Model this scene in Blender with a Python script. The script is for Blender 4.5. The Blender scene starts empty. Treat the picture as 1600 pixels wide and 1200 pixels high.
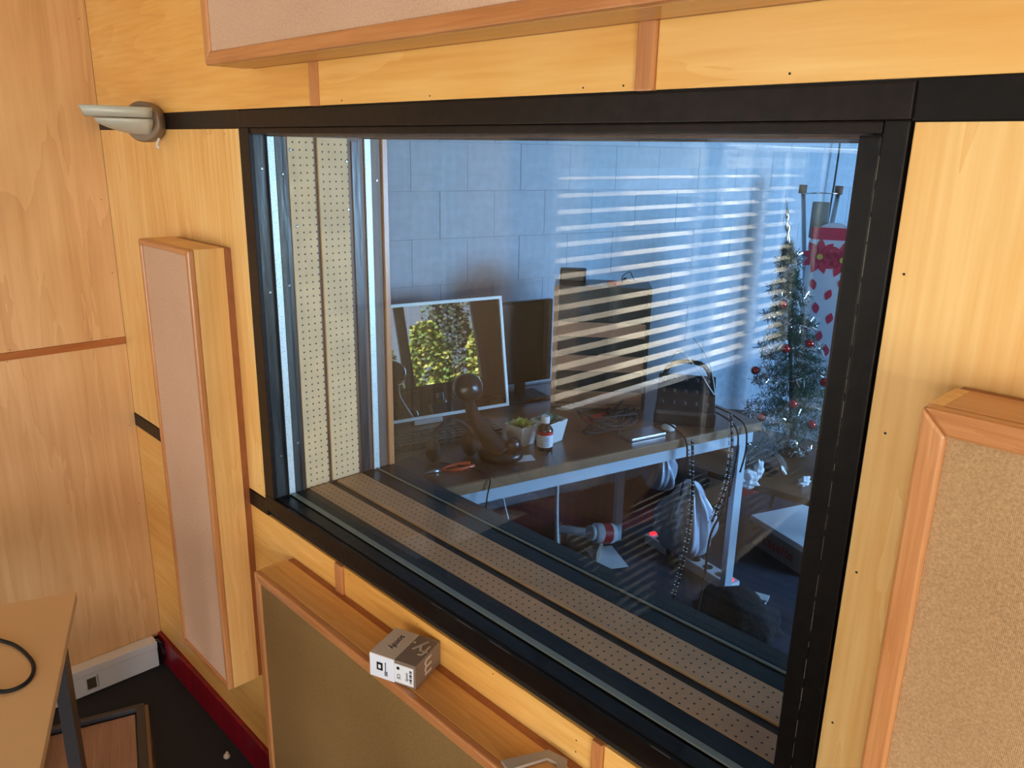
import bpy, bmesh, math, random
from mathutils import Vector, Matrix
random.seed(7)
S = bpy.context.scene
COL = S.collection
R = math.radians

# ------------------------------------------------------------ camera, world, sun, lights, exposure
cam_d = bpy.data.cameras.new('camera'); cam = bpy.data.objects.new('camera', cam_d); COL.objects.link(cam)
cam_d.sensor_width = 36; cam_d.lens = 1241.1 / 1600 * 36; cam_d.clip_start = .02; cam_d.clip_end = 200
Mc = Matrix(((0.69298403, -0.21657442, 0.68765446), (0.72068738, 0.18220997, -0.66888656), (0.01956622, 0.95911159, 0.28235105)))
cam.matrix_world = Matrix.Translation((0, -.75, 1.6)) @ Mc.to_4x4()
S.camera = cam
S.view_settings.view_transform = 'Standard'; S.view_settings.look = 'None'
S.view_settings.exposure = 0.0; S.view_settings.gamma = 1; S.view_settings.use_curve_mapping = False
S.cycles.max_bounces = 12; S.cycles.transparent_max_bounces = 24; S.cycles.glossy_bounces = 6
S.cycles.use_denoising = True
S.cycles.caustics_reflective = False; S.cycles.caustics_refractive = False; S.cycles.sample_clamp_indirect = 6

w = bpy.data.worlds.new('sky'); S.world = w; w.use_nodes = True
nt = w.node_tree; bg = nt.nodes['Background']
tc = nt.nodes.new('ShaderNodeTexCoord'); sep = nt.nodes.new('ShaderNodeSeparateXYZ'); rp = nt.nodes.new('ShaderNodeValToRGB')
nt.links.new(tc.outputs['Generated'], sep.inputs[0]); nt.links.new(sep.outputs['Z'], rp.inputs[0]); nt.links.new(rp.outputs[0], bg.inputs[0])
rp.color_ramp.elements[0].color = (.62, .78, 1, 1); rp.color_ramp.elements[1].color = (.16, .36, .85, 1)
bg.inputs[1].default_value = 1.6

def light(name, kind, loc, energy, color, to=None, size=1, size_y=None, angle=None):
    d = bpy.data.lights.new(name, kind); o = bpy.data.objects.new(name, d); COL.objects.link(o)
    d.energy = energy; d.color = color; o.location = loc
    if to is not None: o.rotation_euler = (Vector(to) - Vector(loc)).to_track_quat('-Z', 'Y').to_euler()
    if kind == 'AREA':
        d.size = size
        if size_y: d.shape = 'RECTANGLE'; d.size_y = size_y
    if angle is not None: d.angle = angle
    return o
light('sun', 'SUN', (-6, -5, 9), 60, (1, .93, .82), to=(-6 + .5, -5 + .32, 9 - .8), angle=R(.6))
light('daylight_right_window', 'AREA', (2.02, -1.9, 1.0), 72, (1, .95, .90), to=(0, -1.7, .95), size=2.0, size_y=1.5)
light('daylight_front_window', 'AREA', (.9, -4.6, 1.1), 60, (1, .96, .9), to=(.2, 0, .9), size=1.4, size_y=1.4)
sp = light('added_rack_spot', 'SPOT', (-.8, -3.7, 2.5), 3000, (.80, .91, 1), to=(-2.3, -3.75, 1.25), size=1); sp.data.spot_size = R(72); sp.data.spot_blend = .6; sp.data.shadow_soft_size = .12  # added spot with no fixture, brightens the mirrored tubular rack
light('daylight_control_room', 'AREA', (1.72, 3.2, 1.15), 170, (.30, .58, 1), to=(-1.7, 1.9, .9), size=1.4, size_y=1.0)

# ------------------------------------------------------------ materials
def lin(c):
    return tuple(((v / 255) / 12.92 if v / 255 <= .04045 else ((v / 255 + .055) / 1.055) ** 2.4) for v in c) + (1,)
class NM:
    def __init__(s, name):
        s.m = bpy.data.materials.new(name); s.m.use_nodes = True; s.t = s.m.node_tree; s.b = s.t.nodes['Principled BSDF']
    def n(s, k, **kw):
        x = s.t.nodes.new(k)
        for a, v in kw.items():
            if a.startswith('i_'):
                key = a[2:]
                x.inputs[int(key) if key.isdigit() else key.replace('_', ' ')].default_value = v
            else: setattr(x, a, v)
        return x
    def l(s, a, b): s.t.links.new(a, b)
def flat(name, c, rough=.5, metal=0, coat=0, emit=0, bump=0, bscale=60, spec=.5):
    q = NM(name); b = q.b
    b.inputs['Base Color'].default_value = lin(c); b.inputs['Roughness'].default_value = rough; b.inputs['Metallic'].default_value = metal
    b.inputs['Coat Weight'].default_value = coat; b.inputs['Coat Roughness'].default_value = .12; b.inputs['Specular IOR Level'].default_value = spec
    if emit: b.inputs['Emission Color'].default_value = lin(c); b.inputs['Emission Strength'].default_value = emit
    if bump:
        tx = q.n('ShaderNodeTexCoord'); no = q.n('ShaderNodeTexNoise', i_Scale=bscale, i_Detail=4.0); bu = q.n('ShaderNodeBump', i_Strength=bump, i_Distance=.004)
        q.l(tx.outputs['Object'], no.inputs['Vector']); q.l(no.outputs['Fac'], bu.inputs['Height']); q.l(bu.outputs[0], b.inputs['Normal'])
    return q.m
def wood(name, c1, c2, axis='Z', across=9, along=.9, rough=.38, coat=.25, c3=None, fine=1.0, fig=.10):
    q = NM(name); b = q.b
    tx = q.n('ShaderNodeTexCoord'); oi = q.n('ShaderNodeObjectInfo')
    mp = q.n('ShaderNodeMapping'); sc = [across] * 3; sc['XYZ'.index(axis)] = along; mp.inputs['Scale'].default_value = sc
    off = q.n('ShaderNodeVectorMath', operation='SCALE'); off.inputs['Scale'].default_value = 7.3
    cmb = q.n('ShaderNodeCombineXYZ')
    for i in range(3): q.l(oi.outputs['Random'], cmb.inputs[i])
    q.l(cmb.outputs[0], off.inputs[0]); ad = q.n('ShaderNodeVectorMath', operation='ADD')
    q.l(tx.outputs['Object'], ad.inputs[0]); q.l(off.outputs[0], ad.inputs[1]); q.l(ad.outputs[0], mp.inputs[0])
    n1 = q.n('ShaderNodeTexNoise', i_Scale=1.0, i_Detail=5.0, i_Distortion=.5); q.l(mp.outputs[0], n1.inputs['Vector'])
    # contour-like figure lines of rotary-cut veneer
    mu = q.n('ShaderNodeMath', operation='MULTIPLY', i_1=7.0); fr = q.n('ShaderNodeMath', operation='FRACT')
    q.l(n1.outputs['Fac'], mu.inputs[0]); q.l(mu.outputs[0], fr.inputs[0])
    mp2 = q.n('ShaderNodeMapping'); sc2 = [across * 14] * 3; sc2['XYZ'.index(axis)] = along * 6; mp2.inputs['Scale'].default_value = sc2
    n2 = q.n('ShaderNodeTexNoise', i_Scale=1.0, i_Detail=2.0); q.l(ad.outputs[0], mp2.inputs[0]); q.l(mp2.outputs[0], n2.inputs['Vector'])
    n3 = q.n('ShaderNodeTexNoise', i_Scale=2.3, i_Detail=2.0); q.l(ad.outputs[0], n3.inputs['Vector'])
    a0 = q.n('ShaderNodeMath', operation='MULTIPLY', i_1=fig); q.l(fr.outputs[0], a0.inputs[0])
    a1 = q.n('ShaderNodeMath', operation='MULTIPLY_ADD', i_1=.42); q.l(n1.outputs['Fac'], a1.inputs[0]); q.l(a0.outputs[0], a1.inputs[2])
    a2 = q.n('ShaderNodeMath', operation='MULTIPLY_ADD', i_1=.38 * fine); q.l(n2.outputs['Fac'], a2.inputs[0]); q.l(a1.outputs[0], a2.inputs[2])
    a3 = q.n('ShaderNodeMath', operation='MULTIPLY_ADD', i_1=.5); q.l(n3.outputs['Fac'], a3.inputs[0]); q.l(a2.outputs[0], a3.inputs[2])
    cr = q.n('ShaderNodeValToRGB'); e = cr.color_ramp.elements
    e[0].position = .38; e[0].color = lin(c1); e[1].position = .9; e[1].color = lin(c2)
    if c3: k = cr.color_ramp.elements.new(.62); k.color = lin(c3)
    q.l(a3.outputs[0], cr.inputs[0]); q.l(cr.outputs[0], b.inputs['Base Color'])
    b.inputs['Roughness'].default_value = rough; b.inputs['Coat Weight'].default_value = coat; b.inputs['Coat Roughness'].default_value = .2
    bu = q.n('ShaderNodeBump', i_Strength=.12, i_Distance=.001); q.l(n2.outputs['Fac'], bu.inputs['Height']); q.l(bu.outputs[0], b.inputs['Normal'])
    return q.m
def fabric(name, c1, c2, scale=1500):
    q = NM(name); b = q.b
    tx = q.n('ShaderNodeTexCoord')
    wv = q.n('ShaderNodeTexWave', wave_type='BANDS', bands_direction='X', i_Scale=scale / 6.28 * 1.0, i_Distortion=.6, i_Detail=1.0)
    w2 = q.n('ShaderNodeTexWave', wave_type='BANDS', bands_direction='Z', i_Scale=scale / 6.28 * 1.0, i_Distortion=.6, i_Detail=1.0)
    q.l(tx.outputs['Object'], wv.inputs[0]); q.l(tx.outputs['Object'], w2.inputs[0])
    m = q.n('ShaderNodeMath', operation='MULTIPLY'); q.l(wv.outputs['Fac'], m.inputs[0]); q.l(w2.outputs['Fac'], m.inputs[1])
    no = q.n('ShaderNodeTexNoise', i_Scale=420.0, i_Detail=3.0); q.l(tx.outputs['Object'], no.inputs['Vector'])
    n3 = q.n('ShaderNodeTexNoise', i_Scale=3.0, i_Detail=2.0); q.l(tx.outputs['Object'], n3.inputs['Vector'])
    a = q.n('ShaderNodeMath', operation='MULTIPLY_ADD', i_1=.22); q.l(m.outputs[0], a.inputs[0])
    nn = q.n('ShaderNodeMath', operation='MULTIPLY', i_1=.5); q.l(no.outputs['Fac'], nn.inputs[0]); q.l(nn.outputs[0], a.inputs[2])
    a2 = q.n('ShaderNodeMath', operation='MULTIPLY_ADD', i_1=.3); q.l(n3.outputs['Fac'], a2.inputs[0]); q.l(a.outputs[0], a2.inputs[2])
    cr = q.n('ShaderNodeValToRGB'); e = cr.color_ramp.elements
    e[0].position = .2; e[0].color = lin(c1); e[1].position = .72; e[1].color = lin(c2)
    q.l(a2.outputs[0], cr.inputs[0]); q.l(cr.outputs[0], b.inputs['Base Color'])
    bu = q.n('ShaderNodeBump', i_Strength=.5, i_Distance=.001); q.l(m.outputs[0], bu.inputs['Height']); q.l(bu.outputs[0], b.inputs['Normal'])
    b.inputs['Roughness'].default_value = .9; b.inputs['Specular IOR Level'].default_value = .2
    return q.m
def glass(name, f0=.045, tint=(.97, .985, .98), haze=0.0, maxf=.6):
    """thin clear pane: straight-through transmission plus a mirror reflection that grows towards grazing angles"""
    q = NM(name); q.t.nodes.remove(q.b); out = [n for n in q.t.nodes if n.type == 'OUTPUT_MATERIAL'][0]
    ge = q.n('ShaderNodeNewGeometry'); dt = q.n('ShaderNodeVectorMath', operation='DOT_PRODUCT'); ab = q.n('ShaderNodeMath', operation='ABSOLUTE')
    q.l(ge.outputs['Normal'], dt.inputs[0]); q.l(ge.outputs['Incoming'], dt.inputs[1]); q.l(dt.outputs['Value'], ab.inputs[0])
    om = q.n('ShaderNodeMath', operation='SUBTRACT', i_0=1.0); q.l(ab.outputs[0], om.inputs[1])
    pw = q.n('ShaderNodeMath', operation='POWER', i_1=5.0); q.l(om.outputs[0], pw.inputs[0])
    fa = q.n('ShaderNodeMath', operation='MULTIPLY_ADD', i_1=maxf, i_2=f0); q.l(pw.outputs[0], fa.inputs[0])
    tr = q.n('ShaderNodeBsdfTransparent', i_Color=tint + (1,)); gl = q.n('ShaderNodeBsdfGlossy', i_Roughness=0.0); mx = q.n('ShaderNodeMixShader')
    q.l(fa.outputs[0], mx.inputs[0]); q.l(tr.outputs[0], mx.inputs[1]); q.l(gl.outputs[0], mx.inputs[2])
    last = mx.outputs[0]
    if haze:
        tx = q.n('ShaderNodeTexCoord'); mp = q.n('ShaderNodeMapping'); mp.inputs['Scale'].default_value = (3, 3, 1.2)
        no = q.n('ShaderNodeTexNoise', i_Scale=2.2, i_Detail=6.0, i_Roughness=.7, i_Distortion=1.2); q.l(tx.outputs['Object'], mp.inputs[0]); q.l(mp.outputs[0], no.inputs['Vector'])
        cr = q.n('ShaderNodeMapRange'); cr.inputs['From Min'].default_value = .45; cr.inputs['From Max'].default_value = .8; cr.inputs['To Max'].default_value = haze
        q.l(no.outputs['Fac'], cr.inputs[0]); df = q.n('ShaderNodeBsdfDiffuse', i_Color=(.8, .84, .88, 1)); m2 = q.n('ShaderNodeMixShader')
        q.l(cr.outputs[0], m2.inputs[0]); q.l(last, m2.inputs[1]); q.l(df.outputs[0], m2.inputs[2]); last = m2.outputs[0]
    q.l(last, out.inputs['Surface']); return q.m
def peg(name, c, axes, o, pitch=.015, r=.0019):
    """perforated board: a regular grid of small dark holes"""
    q = NM(name); b = q.b; tx = q.n('ShaderNodeTexCoord'); sp = q.n('ShaderNodeSeparateXYZ'); q.l(tx.outputs['Object'], sp.inputs[0])
    sq = []
    for ax, off in zip(axes, o):
        a = q.n('ShaderNodeMath', operation='SUBTRACT', i_1=off - pitch / 2); q.l(sp.outputs[ax], a.inputs[0])
        m = q.n('ShaderNodeMath', operation='FLOORED_MODULO', i_1=pitch); q.l(a.outputs[0], m.inputs[0])
        s_ = q.n('ShaderNodeMath', operation='SUBTRACT', i_1=pitch / 2); q.l(m.outputs[0], s_.inputs[0])
        p = q.n('ShaderNodeMath', operation='POWER', i_1=2.0); q.l(s_.outputs[0], p.inputs[0]); sq.append(p)
    ad = q.n('ShaderNodeMath', operation='ADD'); q.l(sq[0].outputs[0], ad.inputs[0]); q.l(sq[1].outputs[0], ad.inputs[1])
    lt = q.n('ShaderNodeMath', operation='LESS_THAN', i_1=r * r); q.l(ad.outputs[0], lt.inputs[0])
    no = q.n('ShaderNodeTexNoise', i_Scale=14.0, i_Detail=4.0); q.l(tx.outputs['Object'], no.inputs['Vector'])
    cr = q.n('ShaderNodeValToRGB'); cr.color_ramp.elements[0].position = .3; cr.color_ramp.elements[1].position = .75
    cr.color_ramp.elements[0].color = lin([v * .9 for v in c]); cr.color_ramp.elements[1].color = lin(c); q.l(no.outputs['Fac'], cr.inputs[0])
    mx = q.n('ShaderNodeMix', data_type='RGBA'); q.l(lt.outputs[0], mx.inputs[0]); q.l(cr.outputs[0], mx.inputs[6]); mx.inputs[7].default_value = lin((40, 28, 18))
    q.l(mx.outputs[2], b.inputs['Base Color']); b.inputs['Roughness'].default_value = .55
    inv = q.n('ShaderNodeMath', operation='SUBTRACT', i_0=1.0); q.l(lt.outputs[0], inv.inputs[1])
    bu = q.n('ShaderNodeBump', i_Strength=.8, i_Distance=.002); q.l(inv.outputs[0], bu.inputs['Height']); q.l(bu.outputs[0], b.inputs['Normal'])
    return q.m
def painted(name, c, rough=.3, var=.25, bump=.35, sc=(40, 40, 6), spec=.5):
    q = NM(name); b = q.b; tx = q.n('ShaderNodeTexCoord'); mp = q.n('ShaderNodeMapping'); mp.inputs['Scale'].default_value = sc
    q.l(tx.outputs['Object'], mp.inputs[0]); no = q.n('ShaderNodeTexNoise', i_Scale=1.0, i_Detail=5.0); q.l(mp.outputs[0], no.inputs['Vector'])
    cr = q.n('ShaderNodeValToRGB'); cr.color_ramp.elements[0].position = .3; cr.color_ramp.elements[1].position = .7
    cr.color_ramp.elements[0].color = lin([v * (1 - var) for v in c]); cr.color_ramp.elements[1].color = lin([min(255, v * (1 + var)) for v in c])
    q.l(no.outputs['Fac'], cr.inputs[0]); q.l(cr.outputs[0], b.inputs['Base Color']); b.inputs['Roughness'].default_value = rough; b.inputs['Specular IOR Level'].default_value = spec
    bu = q.n('ShaderNodeBump', i_Strength=bump, i_Distance=.002); q.l(no.outputs['Fac'], bu.inputs['Height']); q.l(bu.outputs[0], b.inputs['Normal'])
    return q.m

M = dict(
 plyY=wood('golden_plywood', (204, 140, 62), (246, 202, 124), 'X', 7, .9, c3=(230, 172, 88)),
 plyV=wood('golden_plywood_upright', (206, 146, 76), (246, 208, 140), 'Z', 8, .7, c3=(232, 180, 104), fig=.14, fine=1.2),
 plyL=wood('pale_plywood', (190, 138, 88), (234, 192, 142), 'Z', 5, .5, c3=(214, 166, 114), rough=.45, fine=.8, fig=.12),
 plySide=wood('maple_board', (186, 134, 72), (232, 188, 122), 'Z', 9, .7, c3=(214, 162, 96)),
 plySideX=wood('maple_board_long', (180, 122, 62), (224, 172, 102), 'X', 9, .7, c3=(206, 148, 80)),
 pineZ=wood('pine_trim_upright', (158, 96, 50), (206, 146, 94), 'Z', 26, 1.6, rough=.3, c3=(184, 120, 70)),
 pineX=wood('pine_trim_long', (158, 96, 50), (206, 146, 94), 'X', 26, 1.6, rough=.3, c3=(184, 120, 70)),
 pineY=wood('pine_trim_deep', (150, 84, 40), (184, 112, 60), 'Y', 26, 1.6, rough=.3),
 batten=wood('dark_batten', (112, 58, 26), (160, 92, 48), 'Z', 30, 8, rough=.45),
 battenX=wood('dark_batten_long', (112, 58, 26), (160, 92, 48), 'X', 30, 8, rough=.45),
 fab=fabric('beige_weave', (146, 108, 70), (214, 174, 130)),
 fabpale=fabric('pale_beige_weave', (184, 144, 116), (232, 198, 172)),
 fabO=fabric('olive_beige_weave', (104, 78, 42), (160, 126, 78)),
 black=painted('black_gloss_paint', (14, 11, 10), .34, .3, .3, (60, 60, 60), spec=.22),
 blackB=painted('brown_black_paint', (27, 19, 15), .4, .3, .2, (60, 60, 60), spec=.22),
 reveal=painted('grey_reveal_paint', (40, 44, 47), .28, .45, .6, (60, 60, 8)),
 brown=painted('brown_frame_paint', (92, 72, 58), .45, .15, .2, (60, 60, 8)),
 spacer=None, glass=glass('window_glass', .034, (.975, .985, .98), .004), seal=flat('black_seal', (12, 12, 13), .6),
 pegV=peg('pegboard_upright_a', (226, 196, 150), ('Y', 'Z'), (.087, 1.592)), pegV2=peg('pegboard_upright_b', (226, 196, 150), ('Y', 'Z'), (.154, 1.589)),
 pegH=peg('pegboard_flat_a', (190, 150, 112), ('X', 'Y'), (0, .0885)), pegH2=peg('pegboard_flat_b', (190, 150, 112), ('X', 'Y'), (.004, .164)),
 white=flat('white_plastic', (226, 228, 232), .4), white2=flat('white_satin', (214, 218, 224), .35), dark=flat('dark_plastic', (14, 14, 16), .55, spec=.3),
 gblack=flat('gloss_black', (8, 8, 11), .28), steel=flat('steel', (170, 172, 176), .28, 1), greym=flat('dark_grey_metal', (62, 60, 64), .42, .3),
 lampm=flat('brushed_grey_metal', (186, 188, 180), .4, .1), lampd=flat('taupe_metal', (128, 108, 90), .4, .25),
 red=painted('crimson_paint', (132, 12, 34), .3, .15, .1), redB=painted('dull_red_paint', (110, 22, 24), .5, .15, .1),
 carpet=flat('dark_carpet', (36, 36, 38), .95, bump=1, bscale=420), carpetB=flat('blue_grey_carpet', (52, 56, 72), .95, bump=1, bscale=420),
 desk=flat('beige_laminate', (208, 168, 120), .4), deskB=wood('walnut_laminate', (66, 42, 28), (112, 76, 54), 'Y', 30, 2, rough=.28, coat=.3),
 edgeB=wood('oak_edge', (116, 86, 60), (156, 122, 90), 'Y', 30, 2), blueWhite=flat('white_desk_frame', (196, 212, 226), .4),
 block=painted('pale_blue_block_paint', (168, 184, 200), .6, .04, .8, (30, 30, 30)), mortar=painted('pale_blue_mortar', (160, 176, 192), .7, .06, .8, (40, 40, 40)),
 ceil=flat('white_ceiling', (210, 206, 198), .9), plaster=flat('cream_wall', (196, 176, 150), .85), paper=flat('white_paper', (232, 236, 244), .7), card=flat('grey_card', (160, 146, 132), .6),
 slat=flat('cream_slat', (214, 206, 190), .5), needles=flat('tree_needles', (40, 84, 62), .6), tinsel=flat('silver_tinsel', (225, 232, 236), .16, 1), bauble=flat('red_bauble', (190, 8, 16), .12, .6, coat=1),
 leafA=flat('leaf_green', (70, 98, 36), .6), leafB=flat('leaf_yellow', (124, 126, 52), .6), leafC=flat('leaf_dark', (34, 46, 30), .7), soil=flat('soil', (50, 36, 26), .9), lawn=painted('lawn', (70, 92, 40), .9, .3, .5, (3, 3, 3)),
 amber=flat('amber_glass', (44, 16, 8), .08, coat=1), redp=flat('red_print', (196, 20, 30), .5), pinkp=flat('crimson_print', (196, 24, 66), .7), yel=flat('yellow_print', (206, 170, 60), .6), blue=flat('blue_print', (40, 110, 190), .5),
 orange=flat('orange_handle', (206, 70, 30), .35), succ=flat('succulent_green', (60, 132, 110), .5), succY=flat('succulent_yellow', (176, 186, 70), .5), pot=flat('white_ceramic', (222, 228, 232), .25),
 woodcase=wood('case_wood', (150, 104, 78), (190, 142, 112), 'Y', 20, 2), woodcaseD=flat('case_gap_dark', (24, 26, 34), .35), ink=flat('black_print', (16, 14, 14), .5), taupe=flat('taupe_card', (122, 102, 86), .55), boxtop=flat('beige_card', (196, 176, 156), .55), boxw=flat('white_card', (226, 228, 240), .5),
 led=flat('red_lamp', (255, 30, 40), .3, emit=3.5), walnutD=wood('brown_laminate_top', (74, 50, 34), (104, 74, 52), 'X', 10, 2), film=flat('crinkled_white_plastic', (196, 206, 226), .22, bump=.7, bscale=30), chrome=flat('chrome', (220, 222, 226), .12, 1), greycloth=flat('dark_cloth', (24, 24, 30), .95, bump=.8, bscale=90), dimwall=flat('dim_brown_wall', (72, 62, 56), .9, spec=.1), paletop=flat('pale_beige_laminate', (232, 214, 188), .5), worn=flat('worn_bare_edge', (84, 76, 66), .6), rim=flat('white_rim', (236, 248, 250), .35), darkwall=flat('dark_slate_wall', (30, 31, 36), .9, spec=0), yard=painted('dark_yard', (22, 24, 22), .9, .2, .3, (4, 4, 4), spec=0), rubber=flat('brown_rubber', (104, 68, 44), .6), alu=flat('aluminium_strip', (126, 130, 122), .4, .3))
# perforated aluminium spacer
q = NM('perforated_spacer'); tx = q.n('ShaderNodeTexCoord'); v = q.n('ShaderNodeTexVoronoi', i_Scale=260.0); q.l(tx.outputs['Object'], v.inputs['Vector'])
cr = q.n('ShaderNodeValToRGB'); cr.color_ramp.elements[0].position = .12; cr.color_ramp.elements[0].color = (.22, .3, .32, 1); cr.color_ramp.elements[1].position = .3; cr.color_ramp.elements[1].color = (.72, .82, .84, 1)
q.l(v.outputs['Distance'], cr.inputs[0]); q.l(cr.outputs[0], q.b.inputs['Base Color']); q.b.inputs['Metallic'].default_value = .35; q.b.inputs['Roughness'].default_value = .4
M['spacer'] = q.m
# glossy display glass
q = NM('glossy_screen'); q.b.inputs['Base Color'].default_value = (.27, .27, .28, 1); q.b.inputs['Metallic'].default_value = 1; q.b.inputs['Roughness'].default_value = .015
q.b.inputs['Specular IOR Level'].default_value = .5
M['screen'] = q.m

# ------------------------------------------------------------ geometry helpers
class G:
    def __init__(s): s.b = bmesh.new()
    def box(s, a, b, mat=None, bev=0, mi=0):
        """axis aligned box a..b, then transformed by mat"""
        a, b = Vector(a), Vector(b); lo = Vector(map(min, a, b)); hi = Vector(map(max, a, b)); c = (lo + hi) / 2; d = hi - lo
        t = bmesh.new(); bmesh.ops.create_cube(t, size=1)
        for v in t.verts: v.co = Vector((v.co.x * d.x, v.co.y * d.y, v.co.z * d.z)) + c
        if bev: bmesh.ops.bevel(t, geom=list(t.edges), offset=min(bev, min(d) * .45), segments=2, affect='EDGES', profile=.7)
        return s.join(t, mat, mi)
    def join(s, t, mat=None, mi=0):
        if mat is not None: t.transform(mat)
        for f in t.faces: f.material_index = mi
        me = bpy.data.meshes.new('tmp'); t.to_mesh(me); t.free(); s.b.from_mesh(me); bpy.data.meshes.remove(me); return s
    def poly(s, pts, faces, mi=0):
        vs = [s.b.verts.new(p) for p in pts]
        for f in faces:
            try: s.b.faces.new([vs[i] for i in f]).material_index = mi
            except ValueError: pass
        return s
    def cyl(s, p0, p1, r0, r1=None, n=16, mi=0, caps=True):
        return s.tube([p0, p1], [r0, r0 if r1 is None else r1], n, mi, caps)
    def tube(s, pts, r, n=8, mi=0, caps=True, closed=False):
        pts = [Vector(p) for p in pts]; rr = r if isinstance(r, (list, tuple)) else [r] * len(pts)
        rings = []; up = None
        for i, p in enumerate(pts):
            if closed: d = pts[(i + 1) % len(pts)] - pts[i - 1]
            else: d = pts[min(i + 1, len(pts) - 1)] - pts[max(i - 1, 0)]
            d.normalize()
            if up is None: up = Vector((0, 0, 1)) if abs(d.z) < .9 else Vector((1, 0, 0))
            x = d.cross(up).normalized(); y = x.cross(d).normalized(); up = y
            rings.append([s.b.verts.new(p + (x * math.cos(2 * math.pi * k / n) + y * math.sin(2 * math.pi * k / n)) * rr[i]) for k in range(n)])
        for i in range(len(rings) - (0 if closed else 1)):
            A, B = rings[i], rings[(i + 1) % len(rings)]
            for k in range(n):
                f = s.b.faces.new((A[k], A[(k + 1) % n], B[(k + 1) % n], B[k])); f.material_index = mi; f.smooth = True
        if caps and not closed:
            s.b.faces.new(rings[0][::-1]).material_index = mi; s.b.faces.new(rings[-1]).material_index = mi
        return s
    def lathe(s, prof, c=(0, 0, 0), n=24, mat=None, mi=0, cap=True):
        t = bmesh.new(); rings = []
        for r, z in prof: rings.append([t.verts.new((r * math.cos(2 * math.pi * k / n), r * math.sin(2 * math.pi * k / n), z)) for k in range(n)])
        for A, B in zip(rings, rings[1:]):
            for k in range(n): t.faces.new((A[k], A[(k + 1) % n], B[(k + 1) % n], B[k])).smooth = True
        if cap: t.faces.new(rings[0][::-1]); t.faces.new(rings[-1])
        m = Matrix.Translation(c) @ (mat if mat is not None else Matrix.Identity(4))
        return s.join(t, m, mi)
    def sphere(s, c, r, seg=16, sc=(1, 1, 1), mi=0, mat=None):
        t = bmesh.new(); bmesh.ops.create_uvsphere(t, u_segments=seg, v_segments=max(6, seg // 2), radius=r)
        for f in t.faces: f.smooth = True
        m = Matrix.Translation(c) @ (mat if mat is not None else Matrix.Identity(4)) @ Matrix.Diagonal((*sc, 1))
        return s.join(t, m, mi)
    def ob(s, name, mat, parent=None, label=None):
        bmesh.ops.recalc_face_normals(s.b, faces=list(s.b.faces))
        me = bpy.data.meshes.new(name); s.b.to_mesh(me); s.b.free()
        for m in (mat if isinstance(mat, (list, tuple)) else [mat]): me.materials.append(m)
        o = bpy.data.objects.new(name, me); COL.objects.link(o)
        if parent: o.parent = parent
        if label: o['label'] = label
        return o
def struct(o, label=None):
    o['kind'] = 'structure'
    if label: o['label'] = label
    return o
def tag(o, label, cat, group=None):
    o['label'] = label; o['category'] = cat
    if group: o['group'] = group
    return o
def thing(name, label, cat, loc=(0, 0, 0), rz=0, group=None, rot=None):
    o = bpy.data.objects.new(name, None); COL.objects.link(o); o.empty_display_size = .05
    o.location = loc; o.rotation_euler = rot if rot else (0, 0, rz); return tag(o, label, cat, group)
def part(name, a, b, mat, parent=None, bev=0, label=None):
    return G().box(a, b, bev=bev).ob(name, mat, parent, label)
def dup(src, name=None, parent=None, loc=None):
    o = src.copy(); COL.objects.link(o)
    if parent: o.parent = parent
    if loc is not None: o.location = loc
    return o
def smooth(pts, k=6):
    pts = [Vector(p) for p in pts]; out = []
    for i in range(len(pts) - 1):
        p0, p1, p2, p3 = pts[max(i - 1, 0)], pts[i], pts[i + 1], pts[min(i + 2, len(pts) - 1)]
        for j in range(k):
            t = j / k
            out.append(.5 * ((2 * p1) + (p2 - p0) * t + (2 * p0 - 5 * p1 + 4 * p2 - p3) * t * t + (3 * p1 - p0 - 3 * p2 + p3) * t ** 3))
    return out + [pts[-1]]
def text(body, size, mat, parent, loc, rot, extrude=.0003, name='lettering', align='CENTER', shear=0):
    c = bpy.data.curves.new('t', 'FONT'); c.body = body; c.size = size; c.extrude = extrude; c.align_x = align; c.align_y = 'CENTER'; c.resolution_u = 3; c.shear = shear
    t = bpy.data.objects.new('t', c); COL.objects.link(t)
    bpy.context.view_layer.update()
    me = bpy.data.meshes.new_from_object(t.evaluated_get(bpy.context.evaluated_depsgraph_get()))
    bpy.data.objects.remove(t); bpy.data.curves.remove(c)
    me.materials.clear(); me.materials.append(mat)
    o = bpy.data.objects.new(name, me); COL.objects.link(o); o.parent = parent; o.location = loc; o.rotation_euler = rot
    return o

XL = -2.363
# ============================================================ ROOM A: the panelled wall with the studio window
wx0, wx1, wz0, wz1 = -1.508, -.326, .855, 1.620
g = G()
g.box((XL - .1, .005, -.05), (wx0 - .012, .30, 2.6)); g.box((wx1 + .012, .005, -.05), (2.15, .30, 2.6))
g.box((wx0 - .012, .005, -.05), (wx1 + .012, .30, wz0 - .012)); g.box((wx0 - .012, .005, wz1 + .012), (wx1 + .012, .30, 2.6))
wall = struct(g.ob('wall_back', M['seal']), 'plywood-panelled wall holding the black-framed studio window')
def panel(x0, x1, z0, z1, m): part('panel', (x0, -.001, z0), (x1, .0055, z1), M[m], wall, .0008)
panel(XL, -1.5515, .838, 1.630, 'plyV'); panel(-.2785, 2.1, .80, 1.630, 'plyV')
for x0, x1 in ((XL, -1.274), (-1.249, -.582), (-.556, 2.1)): panel(x0, x1, 1.666, 2.6, 'plyY')
for x0, x1 in ((XL, -1.268), (-1.239, -.589), (-.568, 2.1)): panel(x0, x1, .10, .798, 'plyY')
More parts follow.
